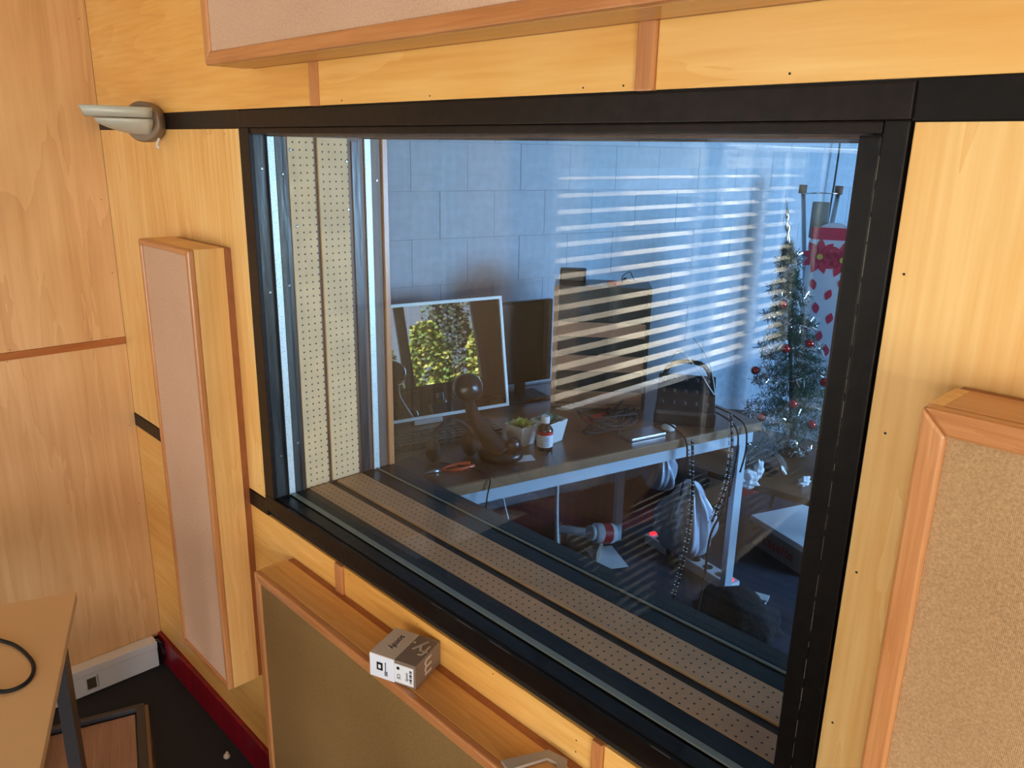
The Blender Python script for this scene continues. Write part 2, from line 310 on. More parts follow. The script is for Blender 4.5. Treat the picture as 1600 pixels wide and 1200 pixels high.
for x0, x1, z0, z1 in ((-1.274, -1.249, 1.665, 2.6), (-.582, -.556, 1.665, 2.6), (-1.268, -1.239, .1, .799), (-.589, -.568, .1, .799)):
    part('cover_strip', (x0 + .001, -.006, z0), (x1 - .001, .0055, z1), M['pineZ'], wall, .002)
part('dark_band', (XL, -.003, 1.631), (-1.549, .0055, 1.665), M['blackB'], wall, .001)
part('dark_band', (-.281, -.003, 1.631), (2.1, .0055, 1.665), M['black'], wall, .001)
part('dark_band', (XL, -.003, .799), (-1.549, .0055, .836), M['blackB'], wall, .001)
g = G()
for x, z in ((-1.18, 1.672), (-.95, 1.672), (-.66, 1.672), (-.60, 1.672), (-.40, 1.675), (-.268, 1.5), (-.268, 1.2), (-.268, 1.02), (-1.7, 1.62), (-2.3, 1.62), (-1.62, 1.62), (-1.22, .79), (-1.0, .785), (-.8, .79), (-.62, .775), (-.62, .755), (-1.58, .86), (-1.565, .9), (-1.45, .79), (-.53, .77), (-.262, 1.35)):
    g.cyl((x, -.0012, z), (x, -.0014, z), .0013, n=8)
g.ob('nail_heads', M['ink'], wall)['kind'] = 'stuff'
struct(part('baseboard_back', (XL, -.012, 0), (2.1, .004, .098), M['red'], None, .003), 'crimson painted baseboard under the plywood wall')

# left wall
g = G()
for (y0, y1, z0, z1) in ((-4.9, .3, -.05, .40), (-2.85, .3, 1.66, 2.6), (-4.9, -4.7, 1.66, 2.6), (-4.7, -2.85, 2.35, 2.6), (-1.68, .3, .40, 1.66), (-2.97, -2.85, .40, 1.66), (-4.9, -3.5, .40, 1.66)):  # unseen high opening added so sun reaches the tubular rack
    g.box((XL - .1, y0, z0), (XL - .006, y1, z1))
wl = struct(g.ob('wall_left', M['darkwall']), 'pale plywood side wall')
for y0, y1 in ((-1.22, -.0015), (-1.44, -1.223)):
    part('panel', (XL - .006, y0, 1.066), (XL, y1, 2.6), M['plyL'], wl, .0008); part('panel', (XL - .006, y0, .085), (XL, y1, 1.045), M['plyL'], wl, .0008)
part('cover_strip', (XL - .006, -1.44, 1.0455), (XL + .003, -.0015, 1.0655), M['pineY'], wl, .001)
g = G()
for y, z in ((-.05, 1.074), (-.09, 1.072), (-.29, 1.072), (-.02, 1.45), (-.02, 1.9), (-.015, 1.25), (-.02, .55), (-.02, .8), (-.3, 1.042)):
    g.cyl((XL, y, z), (XL + .0006, y, z), .0013, n=8)
g.ob('nail_heads', M['ink'], wl)['kind'] = 'stuff'
# other walls of room A
g = G()
for (y0, y1, z0, z1) in ((-4.9, .3, -.05, .25), (-4.9, .3, 1.85, 2.6), (-.75, .3, .25, 1.85), (-4.9, -3.1, .25, 1.85)): g.box((2.12, y0, z0), (2.25, y1, z1))
struct(g.ob('wall_right', M['plaster']), 'cream side wall with daylight opening')
g = G()
for (x0, x1, z0, z1) in ((XL - .1, .1, -.05, 2.6), (1.7, 2.25, -.05, 2.6), (.1, 1.7, -.05, .35), (.1, 1.7, 1.85, 2.6)): g.box((x0, -4.9, z0), (x1, -4.75, z1))
struct(g.ob('wall_front', M['plaster']), 'cream end wall with daylight opening')
struct(part('floor', (XL - .1, -4.9, -.06), (2.25, .3, 0), M['carpet']), 'dark carpet floor')
struct(part('ceiling', (XL - .1, -4.9, 2.6), (2.25, .3, 2.66), M['ceil']), 'pale ceiling')

# blinds on the left wall, seen mirrored in the glass
def blind(name, y0, y1, ztop, zbot, label, head=True):
    win = bpy.data.objects.new(name, None); COL.objects.link(win); win['kind'] = 'structure'; win['label'] = label
    fr = M['white2']
    for a, b in (((XL - .06, y0, .40), (XL + .004, y0 + .03, 1.66)), ((XL - .06, y1 - .03, .40), (XL + .004, y1, 1.66)), ((XL - .06, y0, 1.63), (XL + .004, y1, 1.66)), ((XL - .06, y0, .40), (XL + .004, y1, .43))):
        part('window_frame', a, b, fr, win, .003)
    if head: part('blind_box', (XL - .05, y0 + .03, 1.53), (XL + .02, y1 - .03, 1.63), M['slat'], win, .008)
    t = R(20); src = None; z = ztop
    while z > zbot:
        if src is None:
            m = Matrix.Translation((XL - .028, (y0 + y1) / 2, z)) @ Matrix.Rotation(t, 4, 'Y')
            src = G().box((-.021, -(y1 - y0) / 2 + .034, -.0012), (.021, (y1 - y0) / 2 - .034, .0012)).ob('slat', M['slat'], win); src.data.transform(Matrix.Rotation(t, 4, 'Y')); src.location = (XL - .028, (y0 + y1) / 2, z)
        else: dup(src, parent=win, loc=(XL - .028, (y0 + y1) / 2, z))
        z -= .0705
blind('window_2', -2.83, -1.70, 1.485, .45, 'daylit window with a cream slatted blind')
blind('window_3', -3.48, -2.98, 1.485, .45, 'narrow daylit window with a cream slatted blind')

# window_1: the double glazed studio window
w1 = bpy.data.objects.new('window_1', None); COL.objects.link(w1); w1['kind'] = 'structure'; w1['label'] = 'deep studio window with black frame, two double glazed units and perforated cavity lining'
BK, BB = M['black'], M['blackB']
part('frame_board', (-1.549, -.006, 1.632), (-.281, .006, 1.663), BB, w1, .0015)
part('frame_board', (-1.549, -.0055, .816), (-.281, .006, .852), BK, w1, .0015)
part('frame_board', (-1.549, -.005, .8525), (-1.509, .006, 1.6315), BB, w1, .0015)
part('frame_board', (-.303, -.005, .8525), (-.281, .006, 1.6315), BK, w1, .0015)
part('glazing_bead', (-1.509, -.002, 1.6205), (-.305, .028, 1.6315), BB, w1, .002)
part('glazing_bead', (-.3255, -.002, .853), (-.304, .028, 1.6195), BK, w1, .003)
part('glazing_bead', (-1.5085, .002, .8515), (-.3265, .028, .8545), BK, w1, .001)
part('reveal_lining', (-1.5135, .004, .852), (-1.5085, .030, 1.6205), M['reveal'], w1)
part('reveal_lining', (-1.5135, .047, .852), (-1.5085, .075, 1.62), M['reveal'], w1)
part('reveal_lining', (-1.5135, .215, .852), (-1.5085, .256, 1.62), M['brown'], w1)
part('reveal_strip', (-1.5085, .2245, .856), (-1.5055, .2445, 1.612), M['reveal'], w1)
part('reveal_lining', (-1.5135, .272, .852), (-1.5085, .302, 1.62), M['brown'], w1)
part('cavity_backing', (-1.5145, .06, .85), (-1.5115, .24, 1.62), M['brown'], w1)
part('pegboard', (-1.5115, .0755, .857), (-1.5065, .1335, 1.617), M['pegV'], w1)
part('pegboard', (-1.5115, .1435, .857), (-1.5065, .2145, 1.617), M['pegV2'], w1)
part('cavity_backing', (-1.51, .047, .845), (-.326, .257, .850), M['seal'], w1)
part('reveal_lining', (-1.508, .047, .850), (-.326, .080, .8545), M['black'], w1)
part('pegboard', (-1.506, .0815, .850), (-.326, .1315, .8555), M['pegH'], w1)
part('pegboard', (-1.506, .1535, .850), (-.326, .2195, .8555), M['pegH2'], w1)
part('reveal_lining', (-1.508, .2225, .850), (-.326, .256, .8545), M['black'], w1)
part('reveal_lining', (-1.508, .272, .850), (-.326, .312, .8545), M['black'], w1)
part('reveal_lining', (-1.508, .03, 1.6195), (-.326, .312, 1.6245), M['brown'], w1)
part('reveal_lining', (-.3265, .03, .852), (-.3215, .312, 1.62), M['brown'], w1)
for y in (.031, .257):
    a, b = y, y + .0145
    part('spacer', (-1.5075, a, .8545), (-1.5045, b, 1.618), M['spacer'], w1); part('spacer', (-.3285, a, .8545), (-.3265, b, 1.618), M['spacer'], w1)
    part('spacer', (-1.504, a + (.002 if y < .1 else .005), .8545), (-.329, b - (.002 if y < .1 else .006), .8575), M['alu'], w1); part('spacer', (-1.504, a, 1.6165), (-.329, b, 1.6188), M['brown'], w1)
    G().poly([(-1.5075, y, .855), (-.327, y, .855), (-.327, y, 1.618), (-1.5075, y, 1.618)], [(0, 1, 2, 3)]).ob('pane', M['glass'], w1)
    G().poly([(-1.5075, b, .855), (-.327, b, .855), (-.327, b, 1.618), (-1.5075, b, 1.618)], [(0, 1, 2, 3)]).ob('pane', M['glass'], w1)
part('seal', (-1.5085, .0285, .8525), (-1.5035, .0308, 1.6195), M['seal'], w1); part('seal', (-1.5085, .0458, .8525), (-1.504, .0485, 1.6195), M['seal'], w1)
sc = None
for x, y, z in ((-1.5083, .018, 1.555), (-1.5083, .062, 1.545), (-1.5083, .018, 1.31), (-1.5083, .062, 1.32), (-1.5083, .018, .95), (-1.5083, .06, .97), (-1.5083, .288, 1.53), (-1.5083, .288, .95), (-1.5083, .24, 1.35), (-1.5083, .24, .95), (-1.5063, .081, 1.592), (-1.5063, .087, 1.44), (-1.5063, .211, 1.57), (-1.5063, .211, 1.47)):
    if sc is None: sc = G().cyl((0, 0, 0), (.0016, 0, 0), .0034, .002, n=10).ob('screw', M['steel'], w1); sc.location = (x, y, z)
    else: dup(sc, parent=w1, loc=(x, y, z))
g = G(); rnd = random.Random(9); z = .86
while z < 1.6:
    l = rnd.uniform(.004, .03); g.box((-.3037, -.0054, z), (-.3031 + rnd.uniform(-.0002, .0004), -.0044, z + l)); z += l + rnd.uniform(.0, .02)
x = -1.45
while x < -.4:
    l = rnd.uniform(.01, .06)
    if rnd.random() < .35: g.box((x, -.0059, .8515), (x + l, -.0050, .8521))
    x += l + .04
g.ob('worn_edge', M['worn'], w1)['kind'] = 'stuff'
# control-room side casing post
part('casing_post', (-1.515, .3015, .853), (-1.5035, .3150, 1.62), M['pineZ'], w1, .001)

# ------------------------------------------------------------ acoustic panels
def acoustic(name, x0, x1, z0, z1, label, fab, yf=-.095, fr=.018, side='plySide', top='plySide', frm=('pineX', 'pineZ'), grp='wood-framed fabric acoustic panels on the plywood wall'):
    c = Vector(((x0 + x1) / 2, 0, z0)); t = thing(name, label, 'acoustic panel', c, group=grp)
    def L(n, a, b, m, bev=.001): return part(n, Vector(a) - c, Vector(b) - c, M[m], t, bev)
    L('batten', (x0 + .0015, -.0165, z0 + .0015), (x1 - .0015, -.0015, z1 - .0015), 'batten')
    L('side_board', (x0, yf + .014, z0), (x0 + .012, -.017, z1), side); L('side_board', (x1 - .012, yf + .014, z0), (x1, -.017, z1), side)
    L('top_board', (x0 + .012, yf + .014, z1 - .012), (x1 - .012, -.017, z1), top); L('bottom_board', (x0 + .012, yf + .014, z0), (x1 - .012, -.017, z0 + .012), top)
    k = fr
    for (sgn, zz, n) in ((1, z0, 'frame_rail'), (-1, z1, 'frame_rail')):       # mitred moulding
        zi = zz + sgn * k
        pts = [(x0, zz), (x1, zz), (x1 - k, zi), (x0 + k, zi)]
        P = [Vector((x, yf, z)) - c for x, z in pts] + [Vector((x, yf + .014, z)) - c for x, z in pts]
        o = G().poly(P, [(0, 1, 2, 3), (7, 6, 5, 4), (0, 4, 5, 1), (1, 5, 6, 2), (2, 6, 7, 3), (3, 7, 4, 0)]).ob(n, M[frm[0]], t)
        bv = o.modifiers.new('b', 'BEVEL'); bv.width = .003; bv.segments = 2
    for (sgn, xx) in ((1, x0), (-1, x1)):
        xi = xx + sgn * k
        pts = [(xx, z0), (xx, z1), (xi, z1 - k), (xi, z0 + k)]
        P = [Vector((x, yf, z)) - c for x, z in pts] + [Vector((x, yf + .014, z)) - c for x, z in pts]
        o = G().poly(P, [(0, 1, 2, 3), (7, 6, 5, 4), (0, 4, 5, 1), (1, 5, 6, 2), (2, 6, 7, 3), (3, 7, 4, 0)]).ob('frame_stile', M[frm[1]], t)
        bv = o.modifiers.new('b', 'BEVEL'); bv.width = .003; bv.segments = 2
    L('fabric', (x0 + k - .002, yf + .005, z0 + k - .002), (x1 - k + .002, yf + .010, z1 - k + .002), fab, 0)
    return t
acoustic('acoustic_panel', -1.904, -1.632, .335, 1.391, 'tall narrow fabric acoustic panel with maple side, left of the studio window', 'fabpale', fr=.013)
acoustic('acoustic_panel', -1.443, -.33, .05, .738, 'low wide olive-brown fabric acoustic panel under the window, its top used as a shelf', 'fabO', fr=.02, top='plySideX', side='plySide')
acoustic('acoustic_panel', -.205, .75, .55, 1.411, 'acoustic panel with thick rounded pine frame, right of the studio window', 'fab', fr=.021, top='pineX')
acoustic('acoustic_panel', -1.474, .2, 1.734, 2.45, 'large fabric acoustic panel above the window, seen from below', 'fabpale', fr=.022, top='plySideX', side='plySide')

# ------------------------------------------------------------ sconce
t = thing('wall_sconce', 'brushed grey uplighter sconce on a round taupe mount, at the window band', 'wall lamp', (-1.95, 0, 1.645))
my = Matrix.Rotation(R(90), 4, 'X')
G().lathe([(.030, .002), (.030, .03)], n=24, mat=my).ob('wall_plate', M['lampd'], t)
G().lathe([(.041, -.012), (.044, -.008), (.044, .018), (.041, .022)], n=32, mat=Matrix.Rotation(R(38), 4, 'Z') @ my, c=(.004, -.032, 0)).ob('mount', M['lampd'], t)
# curved half shell: plan is a half ellipse, lower edge rises towards the tip
def shell(z_hi, z_lo, w0, dep, m, name, thick=.003):
    g = G(); n = 20; rows = 6; V = []
    for j in range(rows + 1):
        f = j / rows
        for i in range(n + 1):
            a = math.pi * i / n; k = 1 - (1 - f) ** 1.9 * .92
            x = math.cos(a) * w0 * (.35 + .65 * k); y = -.036 - math.sin(a) * dep * k
            V.append((x, y, z_lo + (z_hi - z_lo) * f))
    F = [(j * (n + 1) + i, j * (n + 1) + i + 1, (j + 1) * (n + 1) + i + 1, (j + 1) * (n + 1) + i) for j in range(rows) for i in range(n)]
    g.poly(V, F)
    for f in g.b.faces: f.smooth = True
    o = g.ob(name, m, t); s = o.modifiers.new('s', 'SOLIDIFY'); s.thickness = thick; s.offset = 0; return o
shell(.0055, -.030, .052, .105, M['lampm'], 'lower_shell')
g = G(); n = 24; V = []
for z, k in ((.008, .93), (.030, 1.0)):
    for i in range(n + 1):
        a = math.pi * i / n; V.append((math.cos(a) * .055 * k, -.036 - math.sin(a) * .135 * k, z))
g.poly(V, [(i, i + 1, n + 2 + i, n + 1 + i) for i in range(n)])
for f in g.b.faces: f.smooth = True
o = g.ob('rim', M['lampm'], t); s = o.modifiers.new('s', 'SOLIDIFY'); s.thickness = .004
part('rating_label', (.012, -.0395, -.036), (.020, -.0385, -.030), M['white'], t)
G().tube(smooth([(.034, -.02, -.035), (.040, -.028, -.050), (.047, -.026, -.056)]), .0028, 8).ob('cable_end', M['white2'], t)

# ------------------------------------------------------------ small device box on the lower panel
ang = math.atan2(.032, .085)
t = thing('device_box', 'small beige and taupe device box with white label side, lying on the panel top', 'box', (-.9625, -.0555, .7385), ang)
hx, hy, hh = .0455, .040, .045
G().box((-hx, -hy, 0), (.004, hy, hh), bev=.0012).ob('carton_light', M['boxtop'], t, 'beige half of the carton')
G().box((.004, -hy, 0), (hx, hy, hh), bev=.0012).ob('carton_dark', M['taupe'], t, 'taupe half of the carton')
lp = part('label_panel', (-hx + .0005, -hy - .0004, .001), (.004, -hy + .001, hh - .001), M['boxw'], t, label='white printed side')
st = part('sticker', (.0045, -hy - .0006, .004), (hx - .004, -hy + .001, hh - .006), M['white'], t)
text('somfy', .017, M['ink'], t, (-.018, .004, hh + .0002), (0, 0, R(-90)))
text('fy.', .044, M['boxtop'], t, (.0235, .006, hh + .0002), (0, 0, R(180)))
text('m', .046, M['boxtop'], t, (hx + .0003, -.004, .024), Matrix(((0, 0, 1), (0, -1, 0), (1, 0, 0))).to_euler())
g = G(); g.box((-.031, -hy - .0009, .016), (-.019, -hy, .031), bev=.003)
g.ob('symbol', M['ink'], lp)
g = G(); g.box((-.0275, -hy - .0013, .020), (-.0225, -hy - .0008, .027), bev=.001); g.ob('symbol_centre', M['white'], lp)
g = G()
for i in range(9): g.box((.034, -hy - .0009, .0085 + i * .0028), (.0385, -hy - .0005, .0085 + i * .0028 + (.0008 + .0009 * (i % 3))))
g.ob('barcode', M['ink'], st)
g = G(); g.lathe([(.003, 0), (.003, .0004)], c=(.012, -hy - .0008, .032), n=14, mat=my); g.ob('round_mark', M['ink'], st)
text('CE', .009, M['ink'], st, (.0125, -hy - .0008, .016), (R(90), R(90), 0))
text('somfy', .007, M['ink'], st, (.0295, -hy - .0008, .020), (R(90), R(90), 0))
for z in (.030, .022): text('mom', .004, M['ink'], lp, (-.013, -hy - .0008, z), (R(90), R(90), 0))
g = G(); g.box((-.0155, -hy - .0008, .008), (-.0095, -hy - .0005, .017)); g.ob('print_patch', flat('grey_print', (110, 112, 124), .5), lp)
# grey rubber loop on the same panel top
t = thing('strap_loop', 'grey-brown flat bent strap lying on the panel top at the lower edge of the photo', 'strap', (-.64, -.03, .7385))
G().poly([(-.05, -.055, .001), (-.018, .012, .001), (.014, .018, .001), (.055, -.03, .001), (.035, -.032, .001), (.008, .002, .001), (-.008, -.002, .001), (-.03, -.06, .001)] + [(-.05, -.055, .006), (-.018, .012, .006), (.014, .018, .006), (.055, -.03, .006), (.035, -.032, .006), (.008, .002, .006), (-.008, -.002, .006), (-.03, -.06, .006)], [(0, 1, 6, 7), (1, 2, 5, 6), (2, 3, 4, 5), (15, 14, 9, 8), (14, 13, 10, 9), (13, 12, 11, 10)] + [(i, (i + 1) % 8, 8 + (i + 1) % 8, 8 + i) for i in range(8)]).ob('band', M['card'], t)

# ------------------------------------------------------------ room A desk, lower left
da = math.atan2(-.184, .469)
t = thing('desk', 'beige laminate desk with thin top and dark steel legs, at the left wall corner', 'desk', (-1.598, -.393, 0), da)
G().box((0, -.75, .722), (.56, 0, .740), bev=.0015).ob('desk_top', M['desk'], t)
# the corner nearest the camera left of frame: top runs towards -x,-y
t.children[0].data.transform(Matrix.Identity(4))
for x, y in ((.035, -.04), (.525, -.04), (.035, -.70), (.525, -.70)):
    part('leg', (x - .027, y - .012, 0), (x + .027, y + .012, .722), M['greym'], t, .002)
part('apron', (.06, -.052, .68), (.50, -.035, .722), M['greym'], t, .001)
g = G(); g.tube(smooth([(-1.60, -.60, .7435), (-1.509, -.544, .7435), (-1.461, -.525, .7435), (-1.40, -.519, .7435), (-1.36, -.530, .7435), (-1.342, -.552, .7435), (-1.351, -.578, .7435), (-1.40, -.60, .7435), (-1.5, -.66, .7435)], 8), .0033, 8)
tag(g.ob('cable', M['dark']), 'thin black cable looped on the beige desk top', 'cable')
# low cabinet under the desk
ca = math.atan2(-.092, .287)
t = thing('low_cabinet', 'low dark-framed cabinet with a wood-grain top, standing under the beige desk', 'cabinet', (-1.76, -.25, 0), ca)
G().box((0, -.42, .0), (.45, 0, .285), bev=.002).ob('body', M['greym'], t)
G().box((.012, -.41, .2855), (.43, -.022, .292)).ob('top_panel', wood('striped_walnut', (112, 76, 56), (170, 132, 110), 'X', 30, 2), t)
part('edge_rim', (0, -.018, .285), (.45, 0, .302), M['greym'], t, .001); part('edge_rim', (-.01, -.42, .285), (.004, 0, .302), M['greym'], t, .001)
part('edge_strip', (.0, .0005, .02), (.45, .008, .302), flat('bronze_edge', (110, 84, 56), .4), t)
t = thing('plastic_tray', 'pale blue translucent plastic tray standing on the low cabinet, mostly cut off', 'tray', (-1.835, -.445, .293), ca)
G().box((0, -.12, 0), (.16, .0, .004)).box((0, -.004, 0), (.16, 0, .06)).box((0, -.12, 0), (.004, 0, .03)).box((.156, -.12, 0), (.16, 0, .06)).box((0, -.12, 0), (.16, -.116, .03)).ob('shell', flat('pale_blue_plastic', (160, 182, 204), .35), t)
# white cable trunking on the left wall
t = thing('cable_trunking', 'white plastic cable trunking with a square socket cut-out, low on the left wall', 'trunking', (XL, -.8, 0))
part('duct', (.002, -.84, .004), (.040, .770, .070), M['white'], t, .003)
part('cover', (.002, -.84, .071), (.044, .770, .096), M['white'], t, .004)
part('socket_frame', (.0405, .555, .018), (.0425, .59, .062), M['white2'], t, .001); part('socket_recess', (.0415, .560, .022), (.0430, .585, .058), flat('recess_brown', (84, 74, 58), .5), t)
g = G(); g.tube([(XL + .04, -.03, .1), (XL + .047, -.018, .085), (XL + .04, -.016, .06), (XL + .05, -.014, .05), (XL + .045, -.014, .02)], .005, 6); tag(g.ob('sealant', M['ink']), 'blackened crumbling foam at the end of the white trunking', 'sealant')
# crumbs on the carpet
o = G().sphere((0, 0, .008), .009, 10, (1, 1, .9)).cyl((0, 0, .01), (.004, 0, .022), .004, n=8).ob('plug', M['boxtop']); o.location = (-1.80, -.05, 0); tag(o, 'tiny beige wall plug lying by the crimson baseboard', 'plug')
o = G().box((-.016, -.007, 0), (.016, .007, .012), bev=.001).ob('wood_offcut', M['plySide']); o.location = (-1.74, -.145, 0); o.rotation_euler.z = .4; tag(o, 'small wood offcut lying beside the low cabinet', 'wood offcut')

# side table behind the photographer's left, mirrored in the glass
t = thing('side_table', 'beige table with a bright metal edge, seen only mirrored low in the glass', 'table', (-.90, -.85, 0))
TP = [(.12, .39), (.05, -.295), (-.13, -.28), (-.14, .05)]
G().poly([(x, y, z) for z in (.722, .740) for x, y in TP], [(3, 2, 1, 0), (4, 5, 6, 7)] + [(i, (i + 1) % 4, 4 + (i + 1) % 4, 4 + i) for i in range(4)]).ob('table_top', M['paletop'], t)
G().tube([(.124, .39, .731), (.054, -.295, .731)], .009, 8).ob('metal_edge', M['white'], t)
for x, y in ((.09, .30), (.03, -.26), (-.10, -.25), (-.11, .03)): part('leg', (x - .012, y - .012, 0), (x + .012, y + .012, .722), M['greym'], t)
# white tubular rack standing in room A, mirrored in the glass
t = thing('tubular_rack', 'white tubular rack with rounded corner and two posts, mirrored at the right of the glass', 'rack', (-2.29, -2.9, 0))
G().tube(smooth([(0, 0, .04), (0, 0, 1.0), (0, 0, 1.55), (0, -.02, 1.60), (0, -.07, 1.632), (0, -.14, 1.635), (0, -1.75, 1.635)], 6), .014, 10).ob('tube_frame', M['white'], t)
G().tube([(0, -.66, .04), (0, -.66, 1.63)], .011, 10).ob('post', M['white'], t); G().tube([(0, -1.72, .04), (0, -1.72, 1.63)], .011, 10).ob('post', M['white'], t)
for y in (0, -.66, -1.72): part('foot', (-.05, y - .02, 0), (.2, y + .02, .04), M['white'], t, .005)

# ============================================================ ROOM B: control room beyond the glass
e = Vector((.235, .972, 0)).normalized(); nrm = Vector((-e.y, e.x, 0)); O = Vector((-1.51, .482, 0))
def P(s, a, z): return O + e * s + nrm * a + Vector((0, 0, z))
be = math.atan2(e.y, e.x)                    # rotation of the desk frame: local x along e, local y along nrm
# block wall
t = bpy.data.objects.new('wall_side', None); COL.objects.link(t); t['kind'] = 'structure'; t['label'] = 'pale blue painted block wall of the control room'
t.location = P(0, .755, 0); t.rotation_euler.z = be
G().box((-.75, .003, 0), (4.3, .12, 2.55)).ob('mortar', M['mortar'], t)
bw, bh = .212, .160; src = None
for r in range(8):
    z = .662 + r * bh
    for k in range(-2, 15):
        x = .344 - bw + k * bw + (bw / 2 if r % 2 else 0)
        if x < -.35: continue
        if src is None: src = G().box((.0005, 0, .0005), (bw - .0005, .012, bh - .0005), bev=.0015).ob('block', M['block'], t); src.location = (x, 0, z)
        else: dup(src, parent=t, loc=(x, random.uniform(-.0006, .0006), z))
struct(G().box((XL - 1.2, .301, -.06), (2.0, 4.9, 0)).ob('floor', M['carpetB']), 'blue-grey carpet of the control room')
struct(G().box((XL - 1.2, .301, 2.6), (2.0, 4.9, 2.66)).ob('ceiling', M['ceil']), 'control room ceiling')
struct(G().box((XL - 1.2, 4.8, 0), (2.0, 4.9, 2.6)).ob('wall_far', M['dimwall']), 'far wall of the control room')
g = G()
for (y0, y1, z0, z1) in ((.301, .72, 0, 2.6), (1.90, 2.3, 0, 2.6), (3.9, 4.8, 0, 2.6), (.72, 1.90, 0, .96), (.72, 1.90, 2.15, 2.6), (2.3, 3.9, 0, .6), (2.3, 3.9, 2.1, 2.6)): g.box((1.8, y0, z0), (1.9, y1, z1))
struct(g.ob('wall_right', M['dimwall']), 'control room wall with the garden window')
w4 = bpy.data.objects.new('window_4', None); COL.objects.link(w4); w4['kind'] = 'structure'; w4['label'] = 'garden window mirrored in the glossy monitor'
for a, b in (((1.79, 1.23, .96), (1.86, 1.31, 2.15)), ((1.79, .72, .96), (1.86, .77, 2.15)), ((1.79, 1.86, .96), (1.86, 1.90, 2.15)), ((1.79, .72, .96), (1.86, 1.9, .99))): part('window_frame', a, b, M['greym'], w4, .004)
t = struct(G().box((0, 0, 0), (3.9, .012, .235)).ob('baseboard_side', M['redB']), 'dull red skirting below the control room desk'); t.location = P(-.2, .735, 0); t.rotation_euler.z = be

# desk in the control room
t = thing('studio_desk', 'long walnut-topped desk with oak edge and white frame, below the block wall', 'desk', P(0, 0, 0), be)
G().box((-.125, .0, .716), (1.17, .70, .740), bev=.001).ob('desk_top', M['deskB'], t)
part('edge_strip', (-.125, -.012, .712), (1.17, .0, .7405), M['edgeB'], t, .001)
part('frame_rail', (-.08, .004, .668), (1.15, .022, .711), M['blueWhite'], t, .001)
for x, y in ((1.13, .035), (1.13, .67), (-.03, .67)): part('leg', (x - .018, y - .012, 0), (x + .018, y + .012, .668), M['blueWhite'], t, .001)
part('under_shelf', (-.1, .06, .655), (.52, .3, .662), M['blueWhite'], t)

# glossy white-rimmed monitor (tilted back)
tl = R(-10)
t = thing('monitor', 'white-rimmed glossy monitor mirroring a garden, at the left end of the desk', 'monitor', P(.17, .48, .745), rot=(0, 0, be + math.pi))
Rt = Matrix.Translation((0, 0, .015)) @ Matrix.Rotation(-tl, 4, 'X')       # local -y is the rear? front faces +y after the half turn
def MB(n, a, b, m, bev=.0): return G().box(a, b, mat=Rt, bev=bev).ob(n, m, t)
hw = .30; H = .375; bz = .010
MB('screen', (-hw + bz, -.004, bz), (hw - bz, .000, H - bz), M['screen'])
for a, b in (((-hw, -.016, H - bz), (hw, .004, H)), ((-hw, -.016, 0), (hw, .004, bz)), ((-hw, -.016, bz), (-hw + bz, .004, H - bz)), ((hw - bz, -.016, bz), (hw, .004, H - bz))): MB('bezel', a, b, M['rim'], .001)
MB('housing', (-hw + .01, -.035, .02), (hw - .01, -.0165, H - .02), M['white2'], .01)
part('stand', (-.05, -.10, -.004), (.05, .0, .012), M['white2'], t, .002); part('stand_neck', (-.03, -.07, .01), (.03, -.05, .2), M['white2'], t, .002)
# dark second monitor
t = thing('monitor', 'flat black monitor with dark screen between the white-rimmed monitor and the wooden case', 'monitor', P(.575, .575, .741), rot=(0, 0, be + math.pi))
G().box((-.125, -.02, .06), (.125, 0, .355), bev=.003).ob('housing', M['dark'], t); G().box((-.117, .0002, .068), (.117, .0015, .347)).ob('screen', M['gblack'], t)
part('stand_neck', (-.03, -.03, 0), (.01, -.02, .1), M['dark'], t); part('foot', (-.1, -.08, 0), (.07, .04, .008), M['dark'], t, .002)

# wooden slotted case
A1 = Vector((-1.80, 1.19, 0)); dv = Vector((.75, .66, 0)).normalized()
t = thing('wooden_case', 'upright wooden case with banded dark and wood front, behind the mixer on the desk', 'case', (A1.x, A1.y, .741), math.atan2(dv.y, dv.x))
W_, D_, H_ = .325, .16, .427; zb = .004
part('side_board', (0, 0, zb), (.016, D_, H_), M['woodcase'], t, .001); part('side_board', (W_ - .012, 0, zb), (W_, D_, H_), M['woodcaseD'], t, .001, label='dark side')
part('top_board', (.016, 0, H_ - .012), (W_ - .012, D_, H_), M['woodcaseD'], t); part('back_board', (.016, D_ - .01, zb), (W_ - .012, D_, H_ - .012), M['woodcaseD'], t); part('bottom_board', (.016, 0, zb), (W_ - .012, D_ - .01, zb + .012), M['woodcase'], t)
for z0, z1 in ((.02, .062), (.135, .19), (.255, .305)): part('front_rail', (.017, .002, z0), (W_ - .013, .012, z1), M['woodcase'], t, .001)
part('inner_panel', (.017, .022, zb + .012), (W_ - .013, .03, H_ - .012), M['woodcaseD'], t)
cz = .741 + H_
ex = dv.normalized(); ey = Vector((-ex.y, ex.x, 0))
o = thing('small_speaker', 'small square black device on top of the wooden case', 'speaker', A1 + ex * .06 + ey * .10 + Vector((0, 0, cz)), math.atan2(dv.y, dv.x))
part('body', (-.045, -.02, 0), (.045, .03, .045), M['dark'], o, .006); part('grille', (-.038, -.0215, .006), (.038, -.0205, .039), M['gblack'], o)
o = G().box((-.02, -.012, 0), (.02, .012, .012), bev=.003).ob('lighter', M['redp']); o.location = A1 + ex * .20 + ey * .06 + Vector((0, 0, cz)); tag(o, 'tiny red and white item lying on top of the wooden case', 'lighter')
g = G(); g.tube(smooth([(0, 0, .002), (.01, .01, .02), (.03, 0, .034), (.05, .01, .02), (.055, 0, .002)], 6), .0015, 6).sphere((.012, 0, .008), .008, 10)
